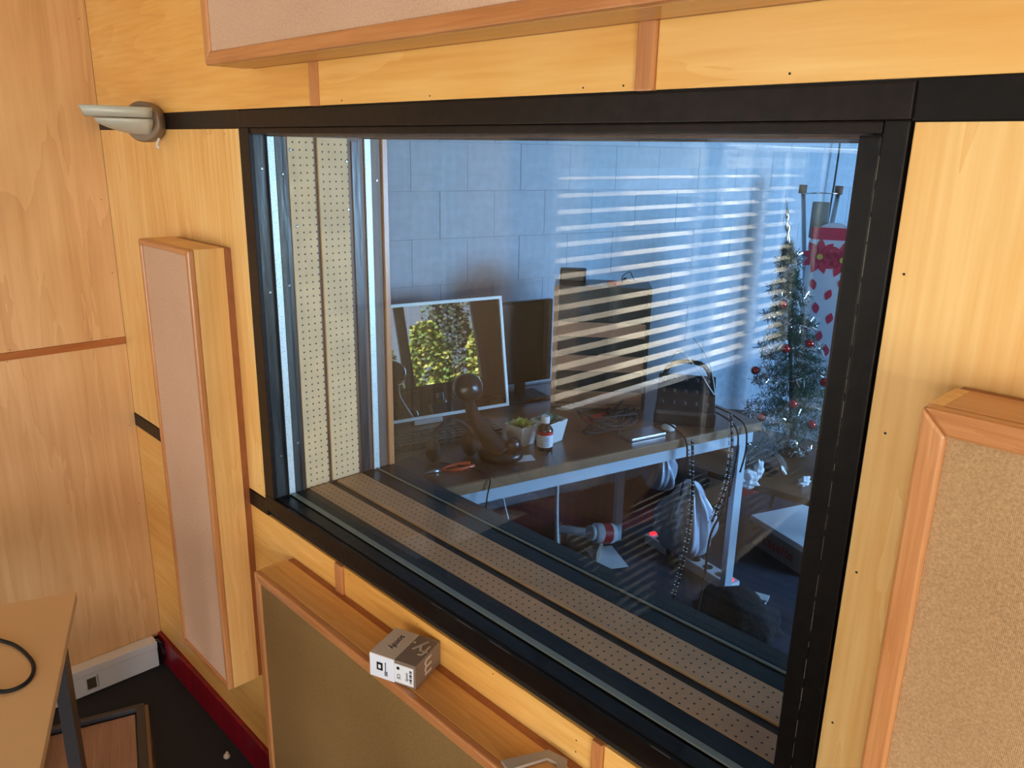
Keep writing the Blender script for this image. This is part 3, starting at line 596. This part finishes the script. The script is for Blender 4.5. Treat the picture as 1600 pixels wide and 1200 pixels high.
o = g.ob('glasses', M['dark']); o.location = A1 + ex * .23 + ey * .12 + Vector((0, 0, cz)); o.rotation_euler.z = be; tag(o, 'thin black wire item looped on the far end of the case top', 'wire')

# things on the desk
def on(s, a, z=.7405): return P(s, a, z)
def at(x, y, z=.7405): return Vector((x, y, z))
# brown medicine bottle
t = thing('medicine_bottle', 'brown glass medicine bottle with white cap and red-topped label', 'bottle', at(-1.532, .882))
G().lathe([(.0225, 0), (.024, .003), (.024, .062), (.021, .070), (.012, .078), (.012, .086)], n=24).ob('body', M['amber'], t)
body = t.children[0]
G().lathe([(.0132, .084), (.0135, .086), (.0135, .103), (.012, .105)], n=20).ob('cap', M['white'], body)
band = G().lathe([(.0245, .012), (.0245, .050)], n=24, cap=False).ob('label_band', M['paper'], t); G().lathe([(.0247, .050), (.0247, .060)], n=24, cap=False).ob('red_band', M['redp'], t)
g = G()
for i in range(6): g.box((.0246, -.004, .018 + i * .005), (.0252, .010, .0195 + i * .005))
o = g.ob('print_lines', M['blue'], band); o.rotation_euler.z = R(-40)
# succulent pots
def pot(name, loc, label, sc, leafm, wm):
    t = thing(name, label, 'potted plant', loc, be + .3, group='succulents beside the bottle')
    a, b, h = .026 * sc, .036 * sc, .062 * sc; g = G()
    g.poly([(-a, -a, 0), (a, -a, 0), (a, a, 0), (-a, a, 0), (-b, -b, h), (b, -b, h), (b, b, h), (-b, b, h), (-b * .9, -b * .9, h), (b * .9, -b * .9, h), (b * .9, b * .9, h), (-b * .9, b * .9, h), (-b * .86, -b * .86, h - .012), (b * .86, -b * .86, h - .012), (b * .86, b * .86, h - .012), (-b * .86, b * .86, h - .012)],
           [(3, 2, 1, 0), (0, 1, 5, 4), (1, 2, 6, 5), (2, 3, 7, 6), (3, 0, 4, 7), (4, 5, 9, 8), (5, 6, 10, 9), (6, 7, 11, 10), (7, 4, 8, 11), (8, 9, 13, 12), (9, 10, 14, 13), (10, 11, 15, 14), (11, 8, 12, 15)])
    o = g.ob('pot', M[wm], t); m = o.modifiers.new('b', 'BEVEL'); m.width = .003; m.segments = 2
    G().box((-b * .86, -b * .86, h - .016), (b * .86, b * .86, h - .010)).ob('soil', M['soil'], o)
    for ring, (cnt, rr, up, l) in enumerate(((9, .012, .15, .034), (7, .007, .55, .028), (5, .003, 1.1, .02))):
        for k in range(cnt):
            an = 2 * math.pi * k / cnt + ring; c, s_ = math.cos(an), math.sin(an); l2 = l * sc
            tip = Vector((c * (rr + l2 * math.cos(up)), s_ * (rr + l2 * math.cos(up)), h - .008 + l2 * math.sin(up) + .004)); base = Vector((c * rr, s_ * rr, h - .009)); mid = (tip + base) / 2 + Vector((0, 0, .003)); sd = Vector((-s_, c, 0)) * .0065 * sc
            G().poly([base, mid + sd, tip, mid - sd, mid - Vector((0, 0, .004))], [(0, 1, 3), (1, 2, 3), (0, 4, 1), (1, 4, 2), (2, 4, 3), (3, 4, 0)]).ob('leaf', leafm, t)
pot('succulent_pot', at(-1.575, .945), 'blue-green succulent in a square white pot, right behind the bottle', 1.15, M['succ'], 'pot')
pot('succulent_pot', at(-1.612, .862), 'yellow-green succulent in a square grey-white pot, left behind the bottle', 1.05, M['succY'], 'pot')
# paper note
o = G().box((-.035, -.022, 0), (.035, .022, .0006)).ob('paper_note', M['paper']); o.location = at(-1.52, .775, .741); o.rotation_euler.z = 1.1; tag(o, 'small white paper note lying in front of the bottle', 'paper')
# keyboard
t = thing('keyboard', 'dark keyboard with shiny keys below the white-rimmed monitor', 'keyboard', on(.13, .34), be)
part('base', (-.2, -.06, 0), (.2, .06, .010), M['dark'], t, .003); key = None
for r in range(5):
    for c in range(14):
        p_ = (-.187 + c * .0285 + r * .002, -.048 + r * .0235, .0105)
        if key is None: key = G().box((0, 0, 0), (.0245, .0195, .006), bev=.0015).ob('key', M['gblack'], t); key.location = p_
        else: dup(key, parent=t, loc=p_)
# black desk lamp with round head
t = thing('desk_lamp', 'black desk lamp with round head and wide dished base, in front of the monitor', 'lamp', on(.235, .12), be)
G().lathe([(.0, .0), (.062, 0), (.068, .010), (.068, .026), (.062, .028), (.058, .014), (.0, .012)], n=36, cap=False).ob('base_dish', M['gblack'], t)
G().tube(smooth([(0, 0, .012), (-.03, .03, .06), (-.055, .06, .11), (-.06, .09, .16)], 8), [.034 - .0008 * k for k in range(25)], 14).ob('neck', M['dark'], t)
G().lathe([(.0, .0), (.034, .002), (.042, .012), (.042, .04), (.034, .052), (0, .056)], n=28, mat=Matrix.Rotation(R(70), 4, 'X'), c=(-.06, .12, .185), cap=False).ob('head', M['gblack'], t)
G().sphere((.03, -.018, .035), .026, 16, (1, .7, 1)).ob('ball', M['gblack'], t)
# headphones
t = thing('headphones', 'dark over-ear headphones with a silver hinge, left of the desk lamp', 'headphones', on(.10, .17), be)
G().tube(smooth([(-.05, 0, .03), (-.06, 0, .08), (0, 0, .12), (.06, 0, .08), (.05, 0, .03)], 8), .006, 8).ob('headband', M['dark'], t)
for s_ in (-1, 1): G().lathe([(.0, 0), (.032, .003), (.036, .014), (.03, .024), (0, .026)], n=20, mat=Matrix.Rotation(R(90 * s_), 4, 'Y'), c=(.045 * s_, 0, .037), cap=False).ob('ear_cup', M['dark'], t)
G().lathe([(.011, 0), (.011, .018)], n=16, c=(.062, -.01, .04)).ob('hinge', M['chrome'], t)
# pliers
t = thing('pliers', 'orange-handled pliers lying near the window end of the desk', 'pliers', at(-1.60, .535, .7445), 1.35)
G().tube(smooth([(0, 0, 0), (.03, .014, 0), (.07, .016, 0), (.10, .010, 0)], 5), [.003] * 5 + [.0055] * 11, 8).ob('handle', M['orange'], t)
G().tube(smooth([(0, 0, 0), (.03, -.014, 0), (.07, -.018, 0), (.10, -.012, 0)], 5), [.003] * 5 + [.0055] * 11, 8).ob('handle', M['orange'], t)
G().tube([(0, 0, 0), (-.02, .003, 0), (-.05, 0, 0)], [.006, .006, .002], 8).ob('jaw', M['steel'], t)
# cable hanging over the desk edge
g = G(); g.tube(smooth([P(.05, .16, .744), P(.10, .10, .744), P(.13, .03, .744), P(.125, -.016, .742), P(.115, -.02, .70), P(.11, -.02, .66)], 8), .002, 6); tag(g.ob('cable', M['dark']), 'thin black cable from the headphones over the near desk edge', 'cable')
for i, (s0, a0, zl, lb) in enumerate(((.80, .10, .55, 'black cable arching over the desk edge left of the mixer'), (1.02, .16, .50, 'black cable arching over the desk edge right of the mixer'), (1.06, .20, .58, 'outer black cable arching over the desk edge right of the mixer'))):
    g = G(); g.tube(smooth([P(s0, a0, .75), P(s0 + .005, a0 * .6, .775), P(s0 + .01, .01, .765), P(s0 + .02, -.025, .735), P(s0 + .025, -.03, .66), P(s0 + .02, -.02, zl)], 8), .0032, 8); tag(g.ob('cable', M['dark']), lb, 'cable')

# mixer / black portable device with knobs
t = thing('audio_mixer', 'black portable audio mixer with raised knobs, standing at the right end of the desk', 'mixer', on(.95, .13), be - .75)
G().box((-.10, -.07, 0), (.10, .09, .05), bev=.012).ob('body', M['gblack'], t)
G().box((-.095, -.085, -.008), (.095, .085, .008), mat=Matrix.Translation((0, .01, .085)) @ Matrix.Rotation(R(32), 4, 'X'), bev=.004).ob('control_panel', M['dark'], t)
kn = None
for r in range(3):
    for c in range(5):
        p_ = (-.075 + c * .036, -.05 + r * .045, .066 + r * .028)
        if kn is None: kn = G().lathe([(.0065, 0), (.0055, .012), (0, .013)], n=14).ob('knob', M['greym'], t); kn.location = p_
        else: dup(kn, parent=t, loc=p_)
G().tube(smooth([(-.09, .06, .1), (-.05, .09, .17), (.05, .09, .17), (.09, .06, .1)], 8), .008, 8).ob('handle', M['dark'], t)
g = G(); g.tube(smooth([P(.93, .2, .92), P(.91, .14, .98), P(.95, .09, .93), P(.99, .06, .86), P(1.03, .08, .84), P(1.05, .14, .93), P(1.03, .2, 1.0)], 8), .002, 6); tag(g.ob('wire', M['white']), 'thin white wire looped over the audio mixer', 'wire')
# clutter: tool-like reflective bits beside the case
t = thing('cable_bundle', 'tangled black cables in front of the wooden case', 'cables', on(.63, .16), be)
for k in range(7):
    pts = [(random.uniform(-.1, .14), random.uniform(-.06, .06), random.uniform(.006, .07)) for _ in range(6)]
    G().tube(smooth(pts, 6), .0035, 6).ob('cable', M['dark'], t)
o = G().box((-.05, -.018, 0), (.05, .018, .012), bev=.003).ob('red_case', M['redp']); o.location = on(.66, .22, .76); o.rotation_euler.z = be + .2; tag(o, 'red patterned small case among the black cables', 'case')
o = G().box((-.07, -.035, 0), (.07, .035, .012), bev=.004).ob('multitool', M['steel']); o.location = on(.72, .07); o.rotation_euler.z = be; tag(o, 'flat grey metal remote lying at the desk edge', 'remote')
o = G().lathe([(0, 0), (.018, .001), (.024, .008), (.022, .016), (0, .018)], n=20, cap=False).ob('mouse_dish', M['white']); o.location = on(.83, .07); tag(o, 'small round white dish beside the grey remote', 'dish')
# beaded straps hanging from the desk
def beads(p0, p1, lb, sag=.03):
    t = thing('beaded_strap', lb, 'strap', p0, group='black beaded straps hanging from the desk')
    k = 34; pts = [Vector((0, 0, 0)).lerp(p1 - p0, i / k) + Vector((sag * math.sin(math.pi * i / k), 0, 0)) for i in range(k + 1)]
    G().tube(pts, .0045, 6).ob('cord', M['dark'], t); src = None
    for i, p_ in enumerate(pts):
        for dx in (-.006, .006):
            q_ = p_ + Vector((dx, -.009, .004 * (i % 2)))
            if src is None: src = G().sphere((0, 0, 0), .0030, 6).ob('bead', M['chrome'], t); src.location = q_
            else: dup(src, parent=t, loc=q_)
beads(P(.84, -.03, .74), P(.80, -.05, .20), 'black strap with shiny beads hanging left, under the mixer')
beads(P(1.0, -.03, .80), P(.93, -.06, .45), 'black strap with shiny beads hanging right, from the mixer')

# plastic bag, tissues
def crumple(name, loc, r, sc, lb, cat, m, seed, seg=3, amp=.35):
    rnd = random.Random(seed); b = bmesh.new(); bmesh.ops.create_icosphere(b, subdivisions=seg, radius=r)
    for v in b.verts:
        d = v.co.normalized(); f = 1 + amp * (math.sin(d.x * 7 + seed) * math.sin(d.y * 6 + seed * 2) * .6 + math.sin(d.z * 9 + d.x * 4) * .4) + rnd.uniform(-.09, .09)
        v.co = Vector((d.x * sc[0], d.y * sc[1], d.z * sc[2])) * r * f
    [setattr(f, 'smooth', True) for f in b.faces]; g = G(); g.join(b); o = g.ob(name, m); o.location = loc; return tag(o, lb, cat)
def bag(name, loc, r, h, lb, seed, pleat=9, rz=0):
    rnd = random.Random(seed); g = G(); n = 60; rows = 26; V = []; ph = [rnd.uniform(0, 6) for _ in range(4)]
    for j in range(rows + 1):
        f = j / rows; prof = math.sin(math.pi * min(1, (.08 + .92 * f)) ** .9) ** .6 * (1 - .35 * f) + .10
        for i in range(n):
            a = 2 * math.pi * i / n; fold = 1 + .16 * math.sin(pleat * a + ph[0] + 2.5 * f) * (.35 + f) + .07 * math.sin(2.3 * pleat * a + ph[1] - 5 * f) + .08 * math.sin(3 * a + 6 * f + ph[2])
            V.append((math.cos(a) * r * prof * fold, math.sin(a) * r * .8 * prof * fold, h * f + .012 * math.sin(4 * a + ph[3]) * f))
    F = [(j * n + i, j * n + (i + 1) % n, (j + 1) * n + (i + 1) % n, (j + 1) * n + i) for j in range(rows) for i in range(n)]; F.append(tuple(range(n - 1, -1, -1))); F.append(tuple(rows * n + i for i in range(n)))
    g.poly(V, F)
    for f in g.b.faces: f.smooth = True
    o = g.ob(name, M['film']); o.location = loc; o.rotation_euler = (R(6), R(8), rz); return tag(o, lb, 'bag')
bag('plastic_bag', (-1.42, 1.50, .24), .105, .27, 'pale blue-white crinkled plastic bag hanging below the desk', 3)
bag('plastic_bag', (-1.50, 1.44, .47), .062, .14, 'clear knotted small bag above the larger white plastic bag', 8, 7)
crumple('tissue', (-1.30, 1.70, .485), .036, (1, .9, .8), 'crumpled white tissue, largest, right of the hanging bag', 'tissue', M['paper'], 5, 3, .45)
crumple('tissue', (-1.30, 1.78, .50), .022, (.7, .9, 1.4), 'narrow crumpled tissue just above the largest tissue', 'tissue', M['paper'], 6, 3, .45)
crumple('tissue', (-1.17, 1.88, .465), .026, (.6, 1.2, .7), 'folded white tissue on the brown table, before the grille', 'tissue', M['paper'], 12, 3, .45)
crumple('black_bag', (-1.56, 1.66, .42), .09, (1.1, 1.1, .7), 'dark fabric bag slumped behind the white plastic bag', 'bag', M['greycloth'], 15, 3, .3)
crumple('silhouette_blob', (-1.16, 1.47, .09), .15, (1.0, .62, .62), 'dark soft backpack slumped on the floor at lower right of the glass', 'bag', M['greycloth'], 21, 3, .22)  # cloth blob added in place of the photographer's dark reflection, not a real bag
g = G(); g.tube(smooth([P(1.02, -.02, .62), P(.98, -.06, .5), P(.93, -.06, .4), P(.9, -.08, .25), P(.86, -.1, .14)], 8), .004, 6); tag(g.ob('cable', M['dark']), 'black cable hanging in front of the white plastic bag', 'cable')

# floor things
t = thing('carton', 'open cardboard carton with bright lid strips on the floor under the desk', 'box', (-1.92, 1.52, 0), .5)
for a, b in (((-.09, -.07, 0), (.09, .07, .004)), ((-.09, -.07, 0), (-.086, .07, .11)), ((-.09, .066, 0), (.09, .07, .09)), ((.086, -.07, 0), (.09, .07, .06))): part('panel', a, b, M['card'], t)
part('lid', (-.085, -.02, .092), (.08, .05, .096), M['paper'], t)
t = thing('jar', 'white jar with red lettering lying on the carton', 'jar', (-1.80, 1.52, .142), rot=(R(78), 0, R(-20)))
G().lathe([(.0, -.05), (.038, -.05), (.04, -.045), (.04, .035), (.030, .045)], n=24).ob('body', M['paper'], t); G().lathe([(.0405, -.03), (.0405, .01)], n=24, cap=False).ob('red_band', M['redp'], t)
G().lathe([(.031, .045), (.031, .06)], n=20).ob('cap', M['white2'], t)
o = G().box((-.09, -.06, 0), (.09, .06, .002)).ob('paper_sheet', M['paper']); o.location = (-1.82, 1.58, .003); o.rotation_euler.z = -.5; tag(o, 'white paper sheet on the floor by the carton', 'paper')
g = G(); g.tube(smooth([P(.28, .22, .66), P(.30, .18, .5), P(.36, .16, .3), P(.48, .14, .12), P(.62, .10, .03), P(.78, .0, .01)], 8), .003, 6); tag(g.ob('cable', M['white']), 'thin white cable drooping from under the desk to the carton', 'cable')
g = G(); g.tube(smooth([P(.56, .3, .66), P(.57, .31, .4), P(.62, .35, .2), P(.72, .38, .06), P(.8, .36, .01)], 8), .007, 8); tag(g.ob('cable', M['white2']), 'thicker white cable hanging beside the middle desk leg', 'cable')
pa = math.atan2(-.05, .45)
t = thing('power_strip', 'grey power strip with red lit switches on the floor', 'power strip', (-1.56, 1.79, 0), pa - .1)
body = G().box((-.24, -.03, 0), (.24, .03, .04), bev=.006).ob('body', M['white2'], t)
for k in range(6): G().lathe([(.019, 0), (.019, .0015)], n=18, c=(-.17 + k * .068, 0, .0402)).ob('socket', M['greym'], body)
for x in (-.22, .215): part('switch', (x - .009, -.012, .04), (x + .009, .012, .046), M['led'], t)
for k in (1, 2, 3): G().lathe([(.016, 0), (.017, .03), (.008, .036)], n=14, c=(-.17 + k * .068, 0, .042)).ob('plug', M['dark'], t)
t = thing('clamp_foot', 'small white metal clamp standing at the foot of the desk leg', 'clamp', (-1.20, 1.71, 0), .3)
part('base', (-.03, -.025, 0), (.03, .025, .008), M['white'], t, .002); part('post', (-.02, -.018, .008), (.02, .018, .045), M['white'], t, .003); part('cap', (-.028, -.022, .045), (.028, .022, .052), M['white'], t, .002)
t = thing('archive_box', 'white archive box with red lettering on the floor, right edge of the glass', 'box', (-1.31, 2.27, 0), -.35)
part('body', (-.14, -.17, 0), (.2, .17, .10), M['card'], t, .003); part('lid', (-.145, -.175, .10), (.205, .175, .125), M['paper'], t, .003)
text('Esselte', .066, M['redp'], t, (.03, -.177, .055), (R(90), 0, 0))

# brown low table with the tree
t = thing('low_table', 'brown laminate low table holding the tree and papers, right of the desk', 'table', (-1.28, 2.20, 0), .1)
G().box((-.42, -.45, .43), (.45, .16, .455), bev=.003).ob('table_top', M['walnutD'], t)
for x, y in ((-.38, -.41), (.41, -.41), (-.38, .12), (.41, .12)): part('leg', (x - .02, y - .02, 0), (x + .02, y + .02, .43), M['greym'], t)
part('side_panel', (-.41, -.43, .12), (-.40, .14, .43), M['walnutD'], t)
o = G().box((-.07, -.05, 0), (.07, .05, .003)).ob('paper_sheet', M['paper']); o.location = (-.99, 1.85, .457); o.rotation_euler = (0, 0, .9); tag(o, 'white paper with a red mark at the near edge of the brown table', 'paper')
o = G().lathe([(.0, 0), (.03, .0), (.032, .006)], n=20).ob('red_lid', M['redp']); o.location = (-1.0, 1.93, .457); o.name = 'coaster'; tag(o, 'red round coaster on the brown table beside the white paper', 'coaster')
crumple('cloth', (-1.06, 2.06, .487), .05, (1.6, .9, .5), 'pale crumpled cloth at the tree foot on the brown table', 'cloth', M['film'], 31, 3, .4)
# fan grille
t = thing('fan', 'desk fan with curved wire guard lying on the brown table, left of the tree', 'fan', (-1.33, 1.88, .456), 0)
for k in range(9):
    r_ = .085 - k * .002; a = R(8 + k * 9); pts = [Vector((r_ * math.cos(th), r_ * math.sin(th) * math.cos(a), .012 + abs(r_ * math.sin(th) * math.sin(a)))) for th in [math.pi * j / 16 for j in range(17)]]
    G().tube(pts, .0015, 5).ob('guard_wire', M['chrome'], t)
G().lathe([(.02, 0), (.025, .02), (.02, .03), (0, .032)], n=18).ob('hub', M['dark'], t); G().lathe([(.05, 0), (.05, .006)], n=24).ob('base', M['dark'], t)
# black device with triangular openings
t = thing('equipment_case', 'dark angular equipment case with pale triangular cut-outs, left of the tree', 'case', (-1.62, 1.99, .456), .6)
G().box((-.13, -.06, 0), (.13, .06, .14), bev=.01).ob('body', M['dark'], t)
for x, z in ((-.06, .09), (.01, .09), (-.06, .03), (.01, .03)):
    G().poly([(x, -.0615, z), (x + .05, -.0615, z), (x + .04, -.0615, z + .035), (x, -.0635, z), (x + .05, -.0635, z), (x + .04, -.0635, z + .035)], [(0, 1, 2), (5, 4, 3), (0, 3, 4, 1), (1, 4, 5, 2), (2, 5, 3, 0)]).ob('cut_out', M['boxtop'], t)
# christmas tree
TX, TY, TZ = -1.345, 2.13, .456
t = thing('christmas_tree', 'small green christmas tree with silver tinsel and red baubles, on the brown table', 'christmas tree', (TX, TY, TZ), rot=Matrix.Rotation(R(8), 3, Vector((.72, -.69, 0))).to_euler())
G().cyl((0, 0, 0), (0, 0, .9), .010, .004, n=10).ob('trunk', M['dark'], t); G().lathe([(.05, 0), (.06, .01), (.02, .05)], n=20).ob('stand', M['gblack'], t)
g = G(); rnd = random.Random(4)
for k in range(420):
    f = rnd.random() ** 1.25; z = .09 + f * .77; rad = (1 - f) * .19 + .015; an = rnd.uniform(0, 6.283)
    tip = Vector((math.cos(an) * rad, math.sin(an) * rad, z - .035)); base = Vector((0, 0, z))
    for j in range(15):
        u = .2 + .8 * j / 15; p_ = base.lerp(tip, u)
        for q_ in range(3):
            dd = Vector((rnd.uniform(-1, 1), rnd.uniform(-1, 1), rnd.uniform(-.7, .9))).normalized() * .03; sd = dd.cross(Vector((rnd.uniform(-1, 1), .3, 1))).normalized() * .0016
            g.poly([p_ - sd, p_ + sd, p_ + dd], [(0, 1, 2)])
g.ob('needles', M['needles'], t)['kind'] = 'stuff'
for k in range(7):
    z = .14 + k * .11; rad = (1 - (z - .06) / .8) * .19 + .02; g = G(); rnd = random.Random(k)
    for j in range(60):
        an = j / 60 * 6.283; p_ = Vector((math.cos(an) * rad, math.sin(an) * rad, z - .03 + .025 * math.sin(an + k)))
        for q_ in range(5):
            dd = Vector((rnd.uniform(-1, 1), rnd.uniform(-1, 1), rnd.uniform(-1, 1))).normalized() * rnd.uniform(.012, .034); sd = Vector((rnd.uniform(-1, 1), rnd.uniform(-1, 1), rnd.uniform(-1, 1))).normalized() * .0022
            g.poly([p_ - sd, p_ + sd, p_ + dd + sd, p_ + dd - sd], [(0, 1, 2, 3)])
    g.ob('tinsel', M['tinsel'], t)['kind'] = 'stuff'
G().lathe([(.003, .80), (.008, .84), (.010, .86), (.004, .88), (.013, .90), (.004, .92), (.008, .94), (.001, 1.0)], n=12).ob('spire', M['tinsel'], t)
bs = None
for an, z in ((-70, .50), (-25, .51), (-10, .36), (-60, .30), (-40, .22), (-100, .24), (-5, .24), (-80, .66), (-130, .4), (-120, .18)):
    rad = (1 - (z - .06) / .8) * .19 + .03; p_ = (math.cos(R(an)) * rad, math.sin(R(an)) * rad, z - .03)
    if bs is None: bs = G().sphere((0, 0, 0), .017, 16).ob('bauble', M['bauble'], t); bs.location = p_
    else: dup(bs, parent=t, loc=p_)
o = G().sphere((.09, -.16, .12), .02, 16).ob('bauble', M['chrome'], t, 'plain silver-grey bauble')
# ironing board standing behind the tree
t = thing('ironing_board', 'folded ironing board with crimson flower print cover, upright behind the tree', 'ironing board', (-1.46, 2.50, 0), .42)
g = G(); pts = []
for k in range(25):
    a = math.pi * k / 24; pts.append((math.cos(a) * .095, 1.24 + math.sin(a) * .10))
pts += [(-.095, .25), (.095, .25)]
V = [(x, 0, z) for x, z in pts] + [(x, .02, z) for x, z in pts]; n = len(pts)
g.poly(V, [tuple(range(n)), tuple(range(2 * n - 1, n - 1, -1))] + [(i, (i + 1) % n, n + (i + 1) % n, n + i) for i in range(n)]); g.ob('cover', flat('white_cotton', (200, 208, 224), .8), t)
def petal(cx, cz, a, l, w_): 
    m = Matrix.Translation((cx, -.001, cz)) @ Matrix.Rotation(a, 4, 'Y'); pp = [m @ Vector((math.sin(math.pi * j / 8) * w_ * (1 if s_ else -1), 0, l * j / 8)) for s_ in (0, 1) for j in (range(9) if s_ == 0 else range(8, -1, -1))]
    return pp
for cx, cz in ((-.045, 1.20), (.045, 1.19)):
    g = G()
    for k in range(9):
        pp = petal(cx, cz, 2 * math.pi * k / 9, .075, .017); g.poly(pp, [tuple(range(len(pp)))])
    g.ob('flower', M['pinkp'], t); G().lathe([(.012, 0), (.012, .001)], n=14, mat=my, c=(cx, -.002, cz)).ob('flower_centre', M['yel'], t)
g = G(); g.box((-.088, -.0016, 1.27), (.088, -.0008, 1.32)); g.ob('cover_band', M['pinkp'], t)
for cx, cz, a in ((.05, 1.07, .1), (.0, 1.02, .3), (.06, .98, 0), (-.05, 1.06, -.3), (.02, .92, .2), (-.03, .96, -.2), (.06, .87, 0), (-.01, .84, .1), (.03, .78, -.1), (-.06, .88, 0), (.065, 1.13, -.1)):
    pp = petal(cx, cz, a, .05, .014); G().poly(pp, [tuple(range(len(pp)))]).ob('petal', M['pinkp'], t)
for xt, xb in ((-.145, .05), (-.005, -.12)):
    G().tube([(xb, .05, .02), (xt, .07, 1.47)], .009, 8).ob('leg', M['steel'], t); G().cyl((xt - .001, .07, 1.45), (xt, .07, 1.485), .016, n=12).ob('leg_cap', M['rubber'], t)
G().tube([(-.14, .05, 1.45), (-.08, .05, 1.455), (-.01, .05, 1.455)], .003, 6).ob('rest_wire', M['chrome'], t)
G().box((-.10, .03, 1.27), (-.03, .045, 1.42), bev=.012).ob('iron_rest', flat('grey_pad', (120, 132, 128), .5), t)
t = tag(G().tube(smooth([P(2.30, .72, 1.9), P(2.31, .72, 1.6), P(2.29, .72, 1.2)], 4), .004, 6).ob('wire', M['dark']), 'black wire running down the block wall at the right', 'wire')

struct(G().box((-30, -30, -.35), (XL - .4, 20, -.25)).ob('ground', M['yard']), 'dark paved yard outside the blinds')
# ============================================================ garden beyond the control room window
struct(G().box((1.95, -8, -.3), (30, 14, -.05)).ob('ground', M['lawn']), 'lawn outside the garden window')
def bush(name, x, y, h, r, mats, lb, n=5200, seed=1):
    rnd = random.Random(seed); t = thing(name, lb, 'shrub', (x, y, -.05), group='garden shrubs mirrored in the monitor')
    G().cyl((0, 0, 0), (0, 0, h * .6), .06, .03, n=8).ob('stem', M['soil'], t)
    for mi, m in enumerate(mats):
        g = G()
        for k in range(n // len(mats)):
            u = rnd.random(); z = .1 + u * (h - .1); rr = r * math.sqrt(max(.02, 1 - ((u - .45) / .6) ** 2)) * rnd.uniform(.6, 1.08); an = rnd.uniform(0, 6.283)
            p_ = Vector((math.cos(an) * rr, math.sin(an) * rr, z)); a = Vector((rnd.uniform(-1, 1), rnd.uniform(-1, 1), rnd.uniform(-.6, 1))).normalized() * .055; b = a.cross(Vector((rnd.uniform(-1, 1), rnd.uniform(-1, 1), 1))).normalized() * .03
            g.poly([p_, p_ + a * .5 + b, p_ + a, p_ + a * .5 - b], [(0, 1, 2, 3)])
        g.ob('foliage', m, t)['kind'] = 'stuff'
bush('garden_shrub', 6.0, 1.30, 2.05, .50, (M['leafC'], M['leafA']), 'dark green shrub at the left of the mirrored garden', seed=2)
bush('garden_shrub', 5.6, 2.12, 1.95, .30, (M['leafB'], M['leafA']), 'yellow-green shrub in the mirrored garden beside the window post', n=4200, seed=3)
bush('garden_shrub', 7.0, 2.75, 2.40, .38, (M['leafC'], M['leafC']), 'dark brownish shrub in the middle of the mirrored garden', n=4200, seed=4)
bush('garden_shrub', 5.7, 3.00, 1.85, .40, (M['leafA'], M['leafB']), 'bright green shrub at the right of the mirrored garden', seed=5)
bush('garden_shrub', 4.2, 2.00, 1.16, .45, (M['leafB'], M['leafA']), 'low bright shrub in front in the mirrored garden', seed=6)
bush('garden_tree', 9.5, 3.6, 3.8, .8, (M['leafC'], M['leafA']), 'tall tree behind the shrubs in the mirrored garden', seed=7)
